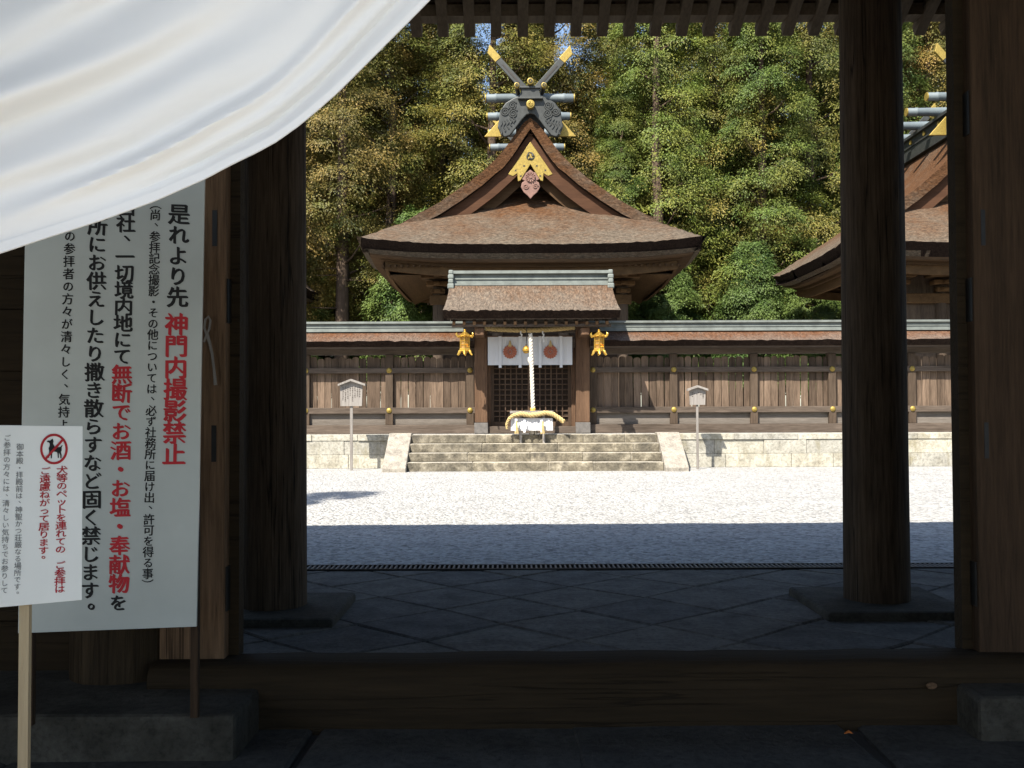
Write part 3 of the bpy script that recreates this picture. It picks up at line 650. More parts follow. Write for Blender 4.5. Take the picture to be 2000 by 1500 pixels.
    for u in (-bw, -bw*.36, bw*.36, bw):
        MB().lathe([(.2, TZ), (.2, 6.3)], (X(u), y0+2.72, 0), 16).build("pillar", M['post'], root, smooth=True)
        m = MB()                                       # bracket set
        for i_, (w_, z) in enumerate(((.5, 5.75), (.8, 6.0), (1.15, 6.25))): m.box(X(u)-w_/2, X(u)+w_/2, y0+2.35-.12*i_, y0+2.75, z, z+.16); m.box(X(u)-.11, X(u)+.11, y0+2.2-.2*i_, y0+2.75, z+.02, z+.13)
        m.build("bracket", M['hallwood'], root, bevel=.03)
    MB().box(X(-bw-.3), X(bw+.3), y0+2.5, y0+2.76, 5.35, 5.7).build("tie_beam", M['hallwood'], root, bevel=.03)
    # gable: bargeboards, tympanum, fittings
    def along(off, a=0.0, b=3.9, n=30): return [(b*k*(a+(1-a)*i/n), i) for i in range(n+1)]
    for (o0, o1, dv, t, mt, nm, lim) in ((.37, .90, .24, .12, 'barge', "bargeboard", 4.25), (.84, 1.18, .60, .09, 'hallx', "inner_bargeboard", 3.9)):
        for s_ in (-1, 1):
            m = MB(); n = 30; I = []; O = []
            for i in range(n+1):
                u = lim*k*i/n; sl_ = (ps(u+.06)-ps(u-.06))/.12 if u > .12 else -1.2; nn = Vector((-sl_, 1)).normalized()
                for lst, o_ in ((O, o0), (I, o1)):
                    uu = max(0.0, u-nn.x*o_); zz = ps(u)-nn.y*o_ if u-nn.x*o_ > 0 else ps(0)-o_*1.62+ (0)
                    lst.append((X(s_*uu), y0+V0+dv, zz))
            m.strip(I, O, (0, t, 0)); m.build(nm, M[mt], root)
    m = MB(); poly = [(-3.1*k, 8.7)]+[(3.0*k*(i/20*2-1), ps(3.0*k*(i/20*2-1))-.35) for i in range(21)]+[(3.1*k, 8.7)]
    m.prism([(a_, b_) for a_, b_ in poly], (X(0), y0+V1+.02, 0), (1, 0, 0), (0, 0, 1), (0, .1, 0)); ty = m.build("tympanum", M['darkwood'], root)
    MB().box(X(-1.9*k), X(1.9*k), y0+V1-.12, y0+V1+.02, 9.35, 9.55).build("beam", M['hallx'], ty)
    MB().box(X(-.12), X(.12), y0+V1-.10, y0+V1+.02, 9.55, 10.6).build("strut", M['hallx'], ty)
    fy = y0+V0+.22; C = Vector((X(0), fy, 0))
    zt = p(0)-.82
    g_ = [(0, zt), (.78*k, zt-1.15), (.62*k, zt-1.22), (.46*k, zt-1.12), (.44*k, zt-1.40), (.36*k, zt-1.38), (0, zt-.80), (-.36*k, zt-1.38), (-.44*k, zt-1.40), (-.46*k, zt-1.12), (-.62*k, zt-1.22), (-.78*k, zt-1.15)]
    gp = MB().prism(g_, C, (1, 0, 0), (0, 0, 1), (0, .06, 0)).build("gable_plate", M['goldpl'], root, bevel=.01)
    for a_, b_ in ((.34, -1.22), (-.34, -1.22), (.52, -1.02), (-.52, -1.02), (.22, -.86), (-.22, -.86)): MB().prism([(.055*math.cos(q)*(1 if j % 2 else .45), .055*math.sin(q)*(1 if j % 2 else .45)) for j, q in enumerate([math.pi*i/4 for i in range(8)])], (X(a_*k), fy-.004, zt+b_), (1, 0, 0), (0, 0, 1), (0, .02, 0)).build('pierced_flower', M['bronze'], gp)
    def tomoe(c, r, mat, parent):
        m = MB()
        for q in range(3):
            a = q*2*math.pi/3; pts = []; rad = []
            for i in range(9): t = i/8; aa = a+t*2.3; d = r*(.42+.38*t); pts.append(c+Vector((d*math.cos(aa), 0, d*math.sin(aa)))); rad.append(r*.22*(1-t)+.008)
            m.tube(pts, rad, 6)
        m.build("comma_emblem", mat, parent)
    tomoe(Vector((X(0), fy-.005, zt-.52)), .19, M['copperdk'], gp)
    pc = [(-.42, .12), (-.3, .22), (-.12, .2), (0, .3), (.12, .2), (.3, .22), (.42, .12), (.36, -.02), (.2, -.1), (.3, -.16), (.34, -.32), (.24, -.5), (.1, -.62), (0, -.74), (-.1, -.62), (-.24, -.5), (-.34, -.32), (-.3, -.16), (-.2, -.1), (-.36, -.02)]
    pe = MB().prism([(a_*k, b_+zt-1.28) for a_, b_ in pc], C+Vector((0, .03, 0)), (1, 0, 0), (0, 0, 1), (0, .07, 0)).build("gable_pendant", M['pinkwood'], root, bevel=.02)
    m = MB(); c = Vector((X(0), fy+.02, zt-1.26))
    for q in range(12): a = q*math.pi/6; m.tube([c+Vector((.05*math.cos(a), 0, .05*math.sin(a))), c+Vector((.17*math.cos(a), -.02, .17*math.sin(a)))], [.02, .035], 6)
    m.disc(c, .05, .05, 12); m.build("flower", M['pinkwood'], pe, smooth=True)
    def spiral(c, r, turns, s_, a0=0.0, tr=.028):
        pts = []; N = int(turns*14)
        for i in range(N+1): t = i/N; a = a0+s_*turns*2*math.pi*t; pts.append(c+Vector((r*(1-.85*t)*math.cos(a), 0, r*(1-.85*t)*math.sin(a))))
        return pts
    for s_ in (-1, 1):
        MB().tube(spiral(Vector((X(s_*.17), fy+.02, zt-1.58)), .1, 1.6, s_), .022, 6).build("scroll", M['pinkwood'], pe)
    # ridge, end ornament, billets and crossed finials
    zr = p(0)
    m = MB(); ra, rb = y0+V0+.25, y0+L-V0-.25
    for (hw, z0, z1) in ((.50, zr-.35, zr-.02), (.40, zr-.02, zr+.18), (.44, zr+.18, zr+.24), (.34, zr+.24, zr+.55), (.46, zr+.55, zr+.66)): m.box(X(-hw), X(hw), ra, rb, z0, z1)
    rg = m.build("ridge_cap", M['copperdk'], root)
    for i in range(5):
        for s_ in (-1, 1): MB().disc((X(s_*.345), ra+.9+i*1.35, zr+.40), .085, .05, 14, (s_, 0, 0)).build("ridge_stud", M['goldpl'], rg)
    oy = y0+V0-.16
    o_ = [(-.30, zr+1.0), (.30, zr+1.0), (.36, zr+.70), (.60, zr+.60), (.86, zr+.44), (1.06, zr+.16), (1.10, zr-.18), (1.14, zr-.40), (1.04, zr-.62), (.90, zr-.76), (.72, zr-.70), (.54, zr-.48), (.32, zr-.18), (.14, zr+.02), (0, zr+.06)]
    o_ = o_+[(-a_, b_) for a_, b_ in reversed(o_[2:-1])]
    on = MB().prism(o_, (X(0), oy, 0), (1, 0, 0), (0, 0, 1), (0, .16, 0)).build("ridge_end_ornament", M['copperdk'], root, bevel=.03)
    for s_ in (-1, 1):
        m = MB()
        for (a_, b_, r) in ((.62, .34, .16), (.60, .06, .17), (.88, .12, .16)): m.tube(spiral(Vector((X(s_*a_), oy-.01, zr+b_)), r, 2.2, -s_, .6), .027, 6)
        for j in range(5):
            pts = [Vector((X(s_*(.56+.115*j+.035*math.sin(t*9+j))), oy-.01, zr-.06-.04*j-(.22+.06*j)*t)) for t in [q/10 for q in range(11)]]; m.tube(pts, .024, 6)
        m.build("cloud_relief", M['copperdk'], on, smooth=True)
    m = MB(); m.prism([(-.38, zr+.56), (-.28, zr+.98), (.28, zr+.98), (.38, zr+.56)], (X(0), oy-.10, 0), (1, 0, 0), (0, 0, 1), (0, .1, 0)); m.box(X(-.44), X(.44), oy-.16, oy-.005, zr+.53, zr+.60); m.box(X(-.36), X(.36), oy-.16, oy-.005, zr+.90, zr+.98)
    m.build("ridge_end_box", M['copperdk'], on, bevel=.02)
    for (a_, b_, r) in ((0, 1.12, .115), (-.47, .98, .095), (.47, .98, .095), (0, .32, .145)):
        d = MB().disc((X(a_), oy-.05, zr+b_), r, .22, 20).build("gold_disc", M['goldpl'], on, bevel=.02)
        if r < .14: MB().tube([(X(a_), oy-.04, zr+b_), (X(a_*.9), oy+.5, zr+b_-.05)], r*.85, 12).build("disc_stem", M['copperdk'], on)
        tomoe(Vector((X(a_), oy-.275, zr+b_)), r*.8, M['goldpl'] if r > .14 else M['copperdk'], d)
    tomoe(Vector((X(0), fy-.03, zr-.52)), .15, M['barge'], root)
    for s_ in (-1, 1): MB().prism([(s_*1.02, zr-.62), (s_*1.62, zr-.62), (s_*1.02, zr+.05)], (X(0), y0+V0+.30, 0), (1, 0, 0), (0, 0, 1), (0, .10, 0)).build("gold_wing", M['goldpl'], root, bevel=.01)
    for i in range(4):
        yy = y0+2.1+i*2.25*(L-3.4)/8.2; hl = 1.55
        lg = MB().lathe([(.05, -hl), (.135, -hl), (.15, -hl+.04), (.15, -hl*.82), (.165, -hl*.8), (.165, -hl*.76), (.15, -hl*.74), (.175, 0), (.15, hl*.74), (.165, hl*.76), (.165, hl*.8), (.15, hl*.82), (.15, hl-.04), (.135, hl), (.05, hl)], (0, 0, 0), 20).build("ridge_billet", M['log'], root, smooth=True, shift=WL[root])
        lg.matrix_local = Matrix.Translation(Vector((cx, yy, zr+.83))-WL[root]) @ Matrix.Rotation(math.pi/2, 4, 'Y')
        for s_ in (-1, 1):
            cp = MB().lathe([(.155, 0), (.155, .04), (.10, .05), (.01, .05)], (0, 0, s_*hl if s_ > 0 else -hl-.05), 18).build("end_cap", M['goldpl'], lg, shift=WL[root])
    for end in (y0+V0+.15, y0+L-V0-.15):
        for s_ in (-1, 1):
            a_ = Vector((X(-s_*.10), end+.06*s_, zr+.66)); b_ = Vector((X(s_*1.50), end+.06*s_, zr+2.46)); q = a_.lerp(b_, .76)
            f = MB().bar(a_, q, .10, .24, (-s_, 0, 1)).build("crossed_finial", M['copperdk'], root, bevel=.01)
            t = (b_-a_).normalized(); nrm = Vector((-t.z*s_, 0, t.x*s_))
            if nrm.z < 0: nrm = -nrm
            m = MB(); m.prism([(0, -.13), (.42, -.13), (.60, .13), (0, .13)], q+Vector((0, -.065, 0)), t, nrm, (0, .13, 0)); m.build("gold_tip", M['goldpl'], f, bevel=.008)
            m = MB(); m.bar(a_.lerp(b_, .30)+Vector((0, -.057, 0)), a_.lerp(b_, .66)+Vector((0, -.057, 0)), .01, .055, (-s_, 0, 1)); m.disc(a_.lerp(b_, .24)+Vector((0, -.05, 0)), .035, .012, 10); m.build("slot", M['bronze'], f)
    return root
HALL_Y = 34.0
make_hall("brown bark-roofed shrine hall with gold crossed finials rising directly behind the lattice gate", xat(1035.5, HALL_Y+1.9, 250), HALL_Y, 5.86, 11.6)
h2 = make_hall("bark-roofed shrine hall partly hidden behind the dark free-standing column", 16.35, HALL_Y, 5.12, 10.2, 'post')
h3 = copy_tree(h2); h3.location = (-14.35, 39.6, TZ)
h3['label'] = "shrine hall of which one bark eave corner peeks past the thick doorway column"
# ------------------------------------------------------------------ trees
def crown_mesh(name, seed, H, R, zb, mat, nb=78, dens=1.0):
    r = np.random.default_rng(seed); P = []; Tn = []
    bough = []
    for i in range(nb):
        h = (i+r.random())/nb; h = h**1.15; a = i*2.39996+r.normal(0, .4); rad = R*((1-h)**.62)*(.80+.28*r.random())
        lo = min(1, .55+h*4)
        c = np.array([rad*lo*.80*math.cos(a), rad*lo*.80*math.sin(a), zb+h*(H-zb)-.25*rad]); bough.append((c, np.array([math.cos(a), math.sin(a), .0]), (.74+.52*r.random())*(1-.45*h)*R/2.6))
    C = []; D = []; T = []; Sp = []; 
    for c, o, s in bough:
        for k in range(int(19*dens)):
            n = o*.75+np.array([0, 0, .45])+r.normal(0, .75, 3); n /= np.linalg.norm(n); sc = c+n*s*np.array([1, 1, .8])*(.65+.45*r.random())
            d = n*.9+np.array([0, 0, -.30])+o*.25; d /= np.linalg.norm(d); sd = np.cross(d, [0, 0, 1.]); sd /= max(1e-6, np.linalg.norm(sd)); up = np.cross(sd, d)
            m = int(128*dens); t = r.random(m)**.7; ang = r.uniform(-1.25, 1.25, m); q = np.cos(ang)[:, None]*d+np.sin(ang)[:, None]*sd+r.normal(0, .22, (m, 3))
            pos = sc+q*(t*.60*R/2.6)[:, None]+np.array([0, 0, -.30])*(t**2)[:, None]+r.normal(0, .05, (m, 3))
            Sp.append(np.full(m, np.clip(r.normal(.5, .28), 0, 1))); C.append(pos); D.append(q*.55+np.array([0, 0, -.55])*t[:, None]+r.normal(0, .25, (m, 3))); T.append(t)
            nn = n*.9+o*.35+np.array([0, 0, .35]); Tn.append(np.tile(nn/np.linalg.norm(nn), (m, 1)))
    C = np.concatenate(C); D = np.concatenate(D); T = np.concatenate(T); U = np.concatenate(Tn)+r.normal(0, .24, C.shape)
    D /= np.linalg.norm(D, axis=1)[:, None]; Sd = np.cross(D, U); Sd /= np.maximum(1e-6, np.linalg.norm(Sd, axis=1))[:, None]
    N = len(C); ln = r.uniform(.06, .13, N)[:, None]; wd = r.uniform(.014, .030, N)[:, None]
    V = np.empty((N, 4, 3)); V[:, 0] = C-D*ln*.5; V[:, 1] = C+Sd*wd; V[:, 2] = C+D*ln*.6; V[:, 3] = C-Sd*wd
    me = bpy.data.meshes.new(name); me.vertices.add(N*4); me.vertices.foreach_set("co", V.reshape(-1)); me.loops.add(N*4); me.loops.foreach_set("vertex_index", np.arange(N*4))
    me.polygons.add(N); me.polygons.foreach_set("loop_start", np.arange(N)*4); me.polygons.foreach_set("loop_total", np.full(N, 4)); me.update(); me.validate()
    at_ = me.attributes.new("tip", 'FLOAT', 'POINT'); at_.data.foreach_set("value", np.repeat(T, 4)); a2 = me.attributes.new('spray', 'FLOAT', 'POINT'); a2.data.foreach_set('value', np.repeat(np.concatenate(Sp), 4)); me.materials.append(mat)
    return me, bough
def trunk_mesh(name, H, bough, seed, r0=.30):
    r = random.Random(seed); m = MB(); n = 9; px = [(r.uniform(-.08, .08), r.uniform(-.08, .08)) for _ in range(n+1)]
    m.tube([(px[i][0], px[i][1], H*.93*i/n-.1*(i == 0)) for i in range(n+1)], [r0*(1.25 if i == 0 else 1)*(1-i/n)**.8+.03 for i in range(n+1)], 10)
    for c, o, s in bough[::2]:
        z = c[2]-.35; a = Vector((0, 0, max(.5, z-.5))); b = Vector(c); m.tube([a, a.lerp(b, .5)+Vector((0, 0, -.12)), b], [.07, .045, .02], 5)
    for k in range(9):                                # bare dead snags below the crown
        a = r.uniform(0, 6.28); z = r.uniform(2.5, max(4, float(bough[0][0][2]))); d = Vector((math.cos(a), math.sin(a), r.uniform(-.3, .25)))
        m.tube([(0, 0, z), Vector((0, 0, z))+d*r.uniform(.6, 1.5)], [.035, .012], 5)
    me = bpy.data.meshes.new(name); me.from_pydata([tuple(q) for q in m.v], [], m.f); me.polygons.foreach_set("use_smooth", [True]*len(me.polygons)); me.materials.append(M['bark']); return me
VAR = {}
for nm, sd, H, R, zb, mt in (("b1", 1, 22, 2.9, 6.5, 'lf_brown'), ("b2", 2, 24, 3.1, 8.0, 'lf_brown'), ("o1", 3, 23, 2.8, 6.0, 'lf_olive'), ("o2", 4, 25, 3.2, 7.0, 'lf_olive'), ("g1", 5, 24, 3.0, 5.5, 'lf_green'), ("g2", 6, 22, 2.7, 5.0, 'lf_green'), ("f1", 8, 8.2, 1.9, 2.6, 'lf_fresh')):
    me, bo = crown_mesh("crown", sd, H, R, zb, M[mt], nb=(40 if nm == "f1" else 56)); VAR[nm] = (me, trunk_mesh("trunk", H, bo, sd, .16 if nm == "f1" else .32))
def tree(kind, x, y, rot, sc, label, group=None, name="cypress_tree", cat="tree", base=TZ):
    root = thing(name, label, cat, (x, y, base), group); root.rotation_euler = (0, 0, rot); root.scale = (sc, sc, sc)
    for q, me in zip(("crown", "trunk"), VAR[kind]):
        o = bpy.data.objects.new(q, me); COL.objects.link(o); o.parent = root
    return root
front = [("b1", 560, 50.5, "rusty-tipped cypress just past the edge of the thick doorway column"), ("b2", 668, 48.5, "cypress with the brownest drooping sprays between doorway column and hall roof"),
         ("o1", 765, 50.0, "olive-green cypress above the outer eave corner of the central hall"), ("b1", 862, 52.0, "brown-tipped cypress beside the crossed finials, on the side of the white curtain"),
         ("o2", 962, 50.0, "olive cypress directly behind the central hall's finial nearer the white curtain"), ("b2", 1078, 51.5, "rusty cypress top showing between and beyond the crossed gold finials"),
         ("g1", 1285, 49.0, "bright green cypress beside the dark gap with a bare trunk"), ("o2", 1392, 50.5, "yellow-green cypress above the narrow notice board, second after the dark gap"),
         ("g2", 1490, 48.5, "full green cypress above the tip of the partly hidden hall's eave"), ("o1", 1585, 50.2, "olive-tipped cypress next to the dark free-standing column"),
         ("g1", 1690, 52.0, "green cypress mostly hidden behind the dark free-standing column"), ("b1", 1815, 53.5, "brownish cypress seen in the slot between free-standing column and door jamb")]
rt = random.Random(9)
for k_, x, d, lb in front: tree(k_, at(x, 400, d).x, d, rt.uniform(0, 6.3), rt.uniform(1.02, 1.12), lb)
GR = "cypress trees standing in the rows behind"
LB = "tall dark cypress standing in the shaded rows behind the front trees"
for row, (d, step, off) in enumerate(((56, 4.3, 0), (61.5, 4.4, 2.1), (68, 4.6, .8), (76, 4.8, 2.6))):
    x = -17-row*1.5+off
    while x < 27+row*2:
        if not (row < 1 and 3.2 < x < 6.2): tree(rt.choice(["o1", "o2", "g1", "g2", "b2", "g1"]), x+rt.uniform(-.7, .7), d+rt.uniform(-1.5, 1.5), rt.uniform(0, 6.3), rt.uniform(.95, 1.15), LB, GR)
        x += step
for row, (d, step) in enumerate(((57, 3.1), (63, 3.3))):
    x = -16-row
    while x < 27: tree("f1", x+rt.uniform(-.8, .8), d+rt.uniform(-1, 1), rt.uniform(0, 6), rt.uniform(.9, 1.3), "young tree filling the shade between the trunks behind the fence", "young trees in the shaded rows", "young_tree"); x += step
tree("g2", at(1214, 400, 49.5).x, 49.5, 2.2, .74, "shorter green cypress filling the gap below the bare trunk")
tree("o2", at(1204, 200, 54).x, 54, 1.0, 1.0, "thin cypress whose bare trunk stands in the dark gap", None)
for x, d, s_, lb in ((812, 47, 1.18, "fresh green young tree by the hall roof's outer slope"), (1300, 46.6, .95, "bushy young tree just beyond the gate roof's far end"), (1470, 46.8, .98, "bright young tree rising over the fence between notice board and hidden hall"),
                     (1585, 45.9, .85, "low leafy young tree under the hidden hall's eave"), (1640, 46.8, .95, "bushy young tree beside the dark column above the fence"), (1235, 47.2, .8, "small young tree in shadow at the gate roof corner")):
    tree("f1", at(x, 550, d).x, d, rt.uniform(0, 6), s_, lb, None, "young_tree")
tree("o1", -8.3, 10.7, .4, .52, "cypress beside the court whose bough throws a shadow on the gravel", None, "courtyard_tree", base=0)
# ------------------------------------------------------------------ gatehouse round the camera
gh = thing("gatehouse", "dark timber gatehouse framing the view with thick round columns and rafters overhead", "gatehouse", (.42, 5.2, 0))
def column(x, y, r, z0, z1, seed, half):
    rr_ = random.Random(seed); n = 40; m = MB(); lev = 26; vs = []; ph = [rr_.uniform(0, 6.28) for _ in range(6)]
    for i in range(lev+1):
        z = z0+(z1-z0)*i/lev
        for k in range(n):
            a = 2*math.pi*k/n; w_ = 1+.012*math.sin(3*a+ph[0]+z*.4)+.008*math.sin(7*a+ph[1]-z*.6)+.006*math.sin(13*a+ph[2]); q = r*(1-.012*(z-z0))*w_
            vs.append((x+q*math.cos(a), y+q*math.sin(a), z))
    m.add(vs, [(i*n+k, i*n+(k+1) % n, (i+1)*n+(k+1) % n, (i+1)*n+k) for i in range(lev) for k in range(n)]+[tuple(range(n-1, -1, -1)), tuple(lev*n+k for k in range(n))])
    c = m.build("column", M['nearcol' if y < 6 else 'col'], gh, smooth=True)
    h = z0; b = MB().box(x-half, x+half, y-half, y+(half if y > 6 else .31), -.05, h).build("base_stone", M['plinth'], c, bevel=.025); return c
column(-1.80, 7.74, .245, .06, 5.9, 1, .54); column(2.80, 7.91, .245, .06, 5.9, 2, .54)
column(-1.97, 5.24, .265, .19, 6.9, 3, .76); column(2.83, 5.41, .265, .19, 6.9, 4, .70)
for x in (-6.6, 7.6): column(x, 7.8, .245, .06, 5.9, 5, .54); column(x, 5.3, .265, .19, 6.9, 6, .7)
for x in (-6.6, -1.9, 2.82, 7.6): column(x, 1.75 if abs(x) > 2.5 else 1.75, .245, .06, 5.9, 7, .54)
# door jambs, threshold, dark plank walls beside the doorway
def jamb(x0, x1, y, s_):
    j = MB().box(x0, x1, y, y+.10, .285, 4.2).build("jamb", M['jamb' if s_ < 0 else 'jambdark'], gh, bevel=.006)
    xe = x1 if s_ < 0 else x0; xi = xe+.004*s_*0
    stp = MB().box(min(xe+s_*.04, xe-s_*.05), max(xe+s_*.04, xe-s_*.05), y+.08, y+.17, .285, 4.2).build("door_stop", M['beam'], j)
    for z in (.62, 2.05, 3.0): MB().box(min(xe, xe-s_*.004)-.003, max(xe, xe-s_*.004)+.003, y+.015, y+.16, z-.10, z+.12).build("hinge_plate", M['iron'], j)
    for z in (1.35, 2.42): m = MB(); m.box(xe+(s_*-.055 if s_ > 0 else -.055)-.012 if s_ < 0 else xe+.04, (xe-.055+.012) if s_ < 0 else xe+.062, y-.003, y+.02, z-.09, z+.09); m.build("mortise", M['iron'], j)
    return j
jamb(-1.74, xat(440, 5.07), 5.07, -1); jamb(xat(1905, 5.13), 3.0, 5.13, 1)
b = MB(); n_ = 14; prof = [(.0, -.06), (.0, .03), (0, .24), (.02, .275), (.06, .295), (.27, .295), (.29, .28), (.29, -.06)]
m = MB(); xs = [-1.74+4.36*i/20 for i in range(21)]; rr = random.Random(4)
V = []
for x in xs:
    dy = rr.uniform(-.006, .006)+(x-.4)*.012; dz = rr.uniform(-.004, .004)
    V += [(x, 4.93+dy+p_, max(-.06, q_+(dz if q_ > .1 else 0))) for p_, q_ in prof]
k_ = len(prof); m.add(V, [(i*k_+j, i*k_+(j+1) % k_, (i+1)*k_+(j+1) % k_, (i+1)*k_+j) for i in range(20) for j in range(k_)]+[tuple(range(k_)), tuple(20*k_+j for j in range(k_-1, -1, -1))])
m.build("threshold_beam", M['beam'], gh, smooth=True)
for x0, x1 in ((-6.35, -2.24), (3.12, 7.34)):
    m = MB(); z = .12
    while z < 5.4: m.box(x0, x1, 5.27+random.uniform(-.006, .006), 5.31, z+.002, z+.318); z += .32
    m.box(x0, x1, 5.315, 5.335, .12, 5.4); m.build("plank_wall", M['beam'], gh); MB().box(x0, x1, 5.2, 5.36, -.02, .12).build("wall_sill", M['beam'], gh)
for x0, x1 in ((-6.75, -6.5), (7.5, 7.75)): MB().box(x0, x1, 1.8, 7.7, 0, 5.6).build("side_wall", M['beam'], gh)
for y, z in ((7.82, 5.1), (5.3, 4.2), (5.3, 5.6), (1.75, 4.45)):
    MB().box(-7.2, 8.4, y-.14, y+.14, z, z+.36).build("cross_beam", M['beam'], gh, bevel=.02)
# roof: rafters, boards, bark; the far eave is in view overhead
EZ = 4.97; EYD = 9.42; SL = .46; RY = 5.0
def rz(y): return EZ+(EYD-y)*SL
x = -7.6; i = 0
step = 52/FPX*EYD; x = at(815, 60, EYD).x-26*step
while x < 9.6:
    r = MB().bar((x, EYD, rz(EYD)+.055), (x, RY+.02, rz(RY)+.055), .098, .115); r.build("rafter", M['rafter'], gh, bevel=.006); x += step
m = MB(); y = EYD-.26
while y > RY: m.prism([(y, rz(y)+.118), (y-.215, rz(y-.215)+.118), (y-.215, rz(y-.215)+.150), (y, rz(y)+.135)], (-8, 0, 0), (0, 1, 0), (0, 0, 1), (17.8, 0, 0)); y -= .22
m.build("roof_boards", M['roofboard'], gh)
MB().box(-8, 9.8, EYD-.24, EYD-.06, rz(EYD)+.118, rz(EYD)+.225).build("eave_board", M['rafter'], gh)
rn = random.Random(8); m = MB(); V = []; N_ = 260
for i in range(N_+1):
    x = -8.2+18.2*i/N_; j = rn.uniform(-.022, .022)+.03*math.sin(i*.31)*math.sin(i*.083+1); V += [(x, EYD+.16+j+.012*(x-.4), rz(EYD)+.235), (x, EYD+.46+j+.012*(x-.4), rz(EYD)+.50), (x, EYD+.40+j+.012*(x-.4), rz(EYD)+.58), (x, RY, rz(RY)+.75), (x, RY, rz(RY)+.2), (x, EYD-.2, rz(EYD)+.24)]
m.add(V, [(i*6+j, i*6+(j+1) % 6, (i+1)*6+(j+1) % 6, (i+1)*6+j) for i in range(N_) for j in range(6)])
m.build("bark_roof_slope", M['thedge'], gh)
FE = -1.0; zf = 4.95
m = MB(); m.prism([(RY-.002, rz(RY)+.2), (RY-.002, rz(RY)+.75), (FE, zf+.35), (FE, zf)], (-8.2, 0, 0), (0, 1, 0), (0, 0, 1), (18.2, 0, 0)); m.build("front_roof_slope", M['roofboard'], gh)
# ------------------------------------------------------------------ white curtain gathered up across the doorway
BX = [(-700, 700), (-450, 630), (-200, 560), (0, 495), (100, 462), (200, 430), (300, 394), (400, 350), (450, 323), (500, 299), (540, 277), (585, 245), (620, 216), (660, 181), (700, 141), (750, 91), (800, 41), (840, 0), (900, -66), (970, -150), (1060, -275), (1150, -420)]
bxs = [p[0] for p in BX]; bys = [p[1] for p in BX]
def hem(s):
    x = -700+1850*s; return x, float(np.interp(x, bxs, bys))
def curt(s, t):
    x, y = hem(s); x2 = hem(min(1, s+.02)); x1 = hem(max(0, s-.02)); tx, ty = x2[0]-x1[0], x2[1]-x1[1]; L = math.hypot(tx, ty); nx, ny = ty/L, -tx/L
    h = (1150-760*s); wpx = t*h; px, py = x+nx*wpx*.55-wpx*.18, y+ny*wpx
    fade = min(1, wpx/26); u = wpx*(1.0+.25*(1-s))
    g = 0
    for c, a, wd, dr_, s0, s1 in ((46, -.9, 15, 16, .45, 1.2), (74, 1.0, 19, 30, .35, 1.2), (120, -.5, 30, -10, .2, .9), (185, .8, 60, 75, -.2, .75), (150, -.5, 26, -70, .5, 1.2), (265, -1.0, 46, 70, .1, 1.1), (330, 1.2, 60, -20, -.2, 1.2), (400, -.8, 40, 60, .25, .9), (455, .9, 90, 90, -.3, 1.2), (560, -1.2, 60, 40, .0, 1.2), (640, 1.3, 90, -30, -.2, 1.2), (800, -1.0, 110, 50, -.2, 1.2), (960, 1.0, 110, 0, -.2, 1.2)):
        d = (u-c-dr_*(s-.45)*2.4-16*math.sin(4.3*s+c))/wd; e = max(0, min(1, (s-s0)/.22))*max(0, min(1, (s1-s)/.22)); g += a*math.exp(-d*d)*e*e*(3-2*e)
    amp = .034+.018*math.sin(2.3*s+1)
    dep = 2.35+.10*(s-.4)-g*amp*fade-.003*math.sin(u*.07+9*s)*fade+.00012*wpx
    return tuple(at(px, py, dep))
cu = MB(); cu.grid(curt, 130, 120); cur = cu.build("curtain", M['cloth'], None, smooth=True); tag(cur, "white cotton curtain gathered up diagonally across the upper corner of the gatehouse doorway", "curtain")
sm = cur.modifiers.new("thickness", 'SOLIDIFY'); sm.thickness = .0025
hm = MB(); hm.grid(lambda a, b: Vector(curt(a, b*.022))+Vector((0, -.004-.001*b, 0)), 130, 2); hm.build("hem", M['cloth'], cur, smooth=True)
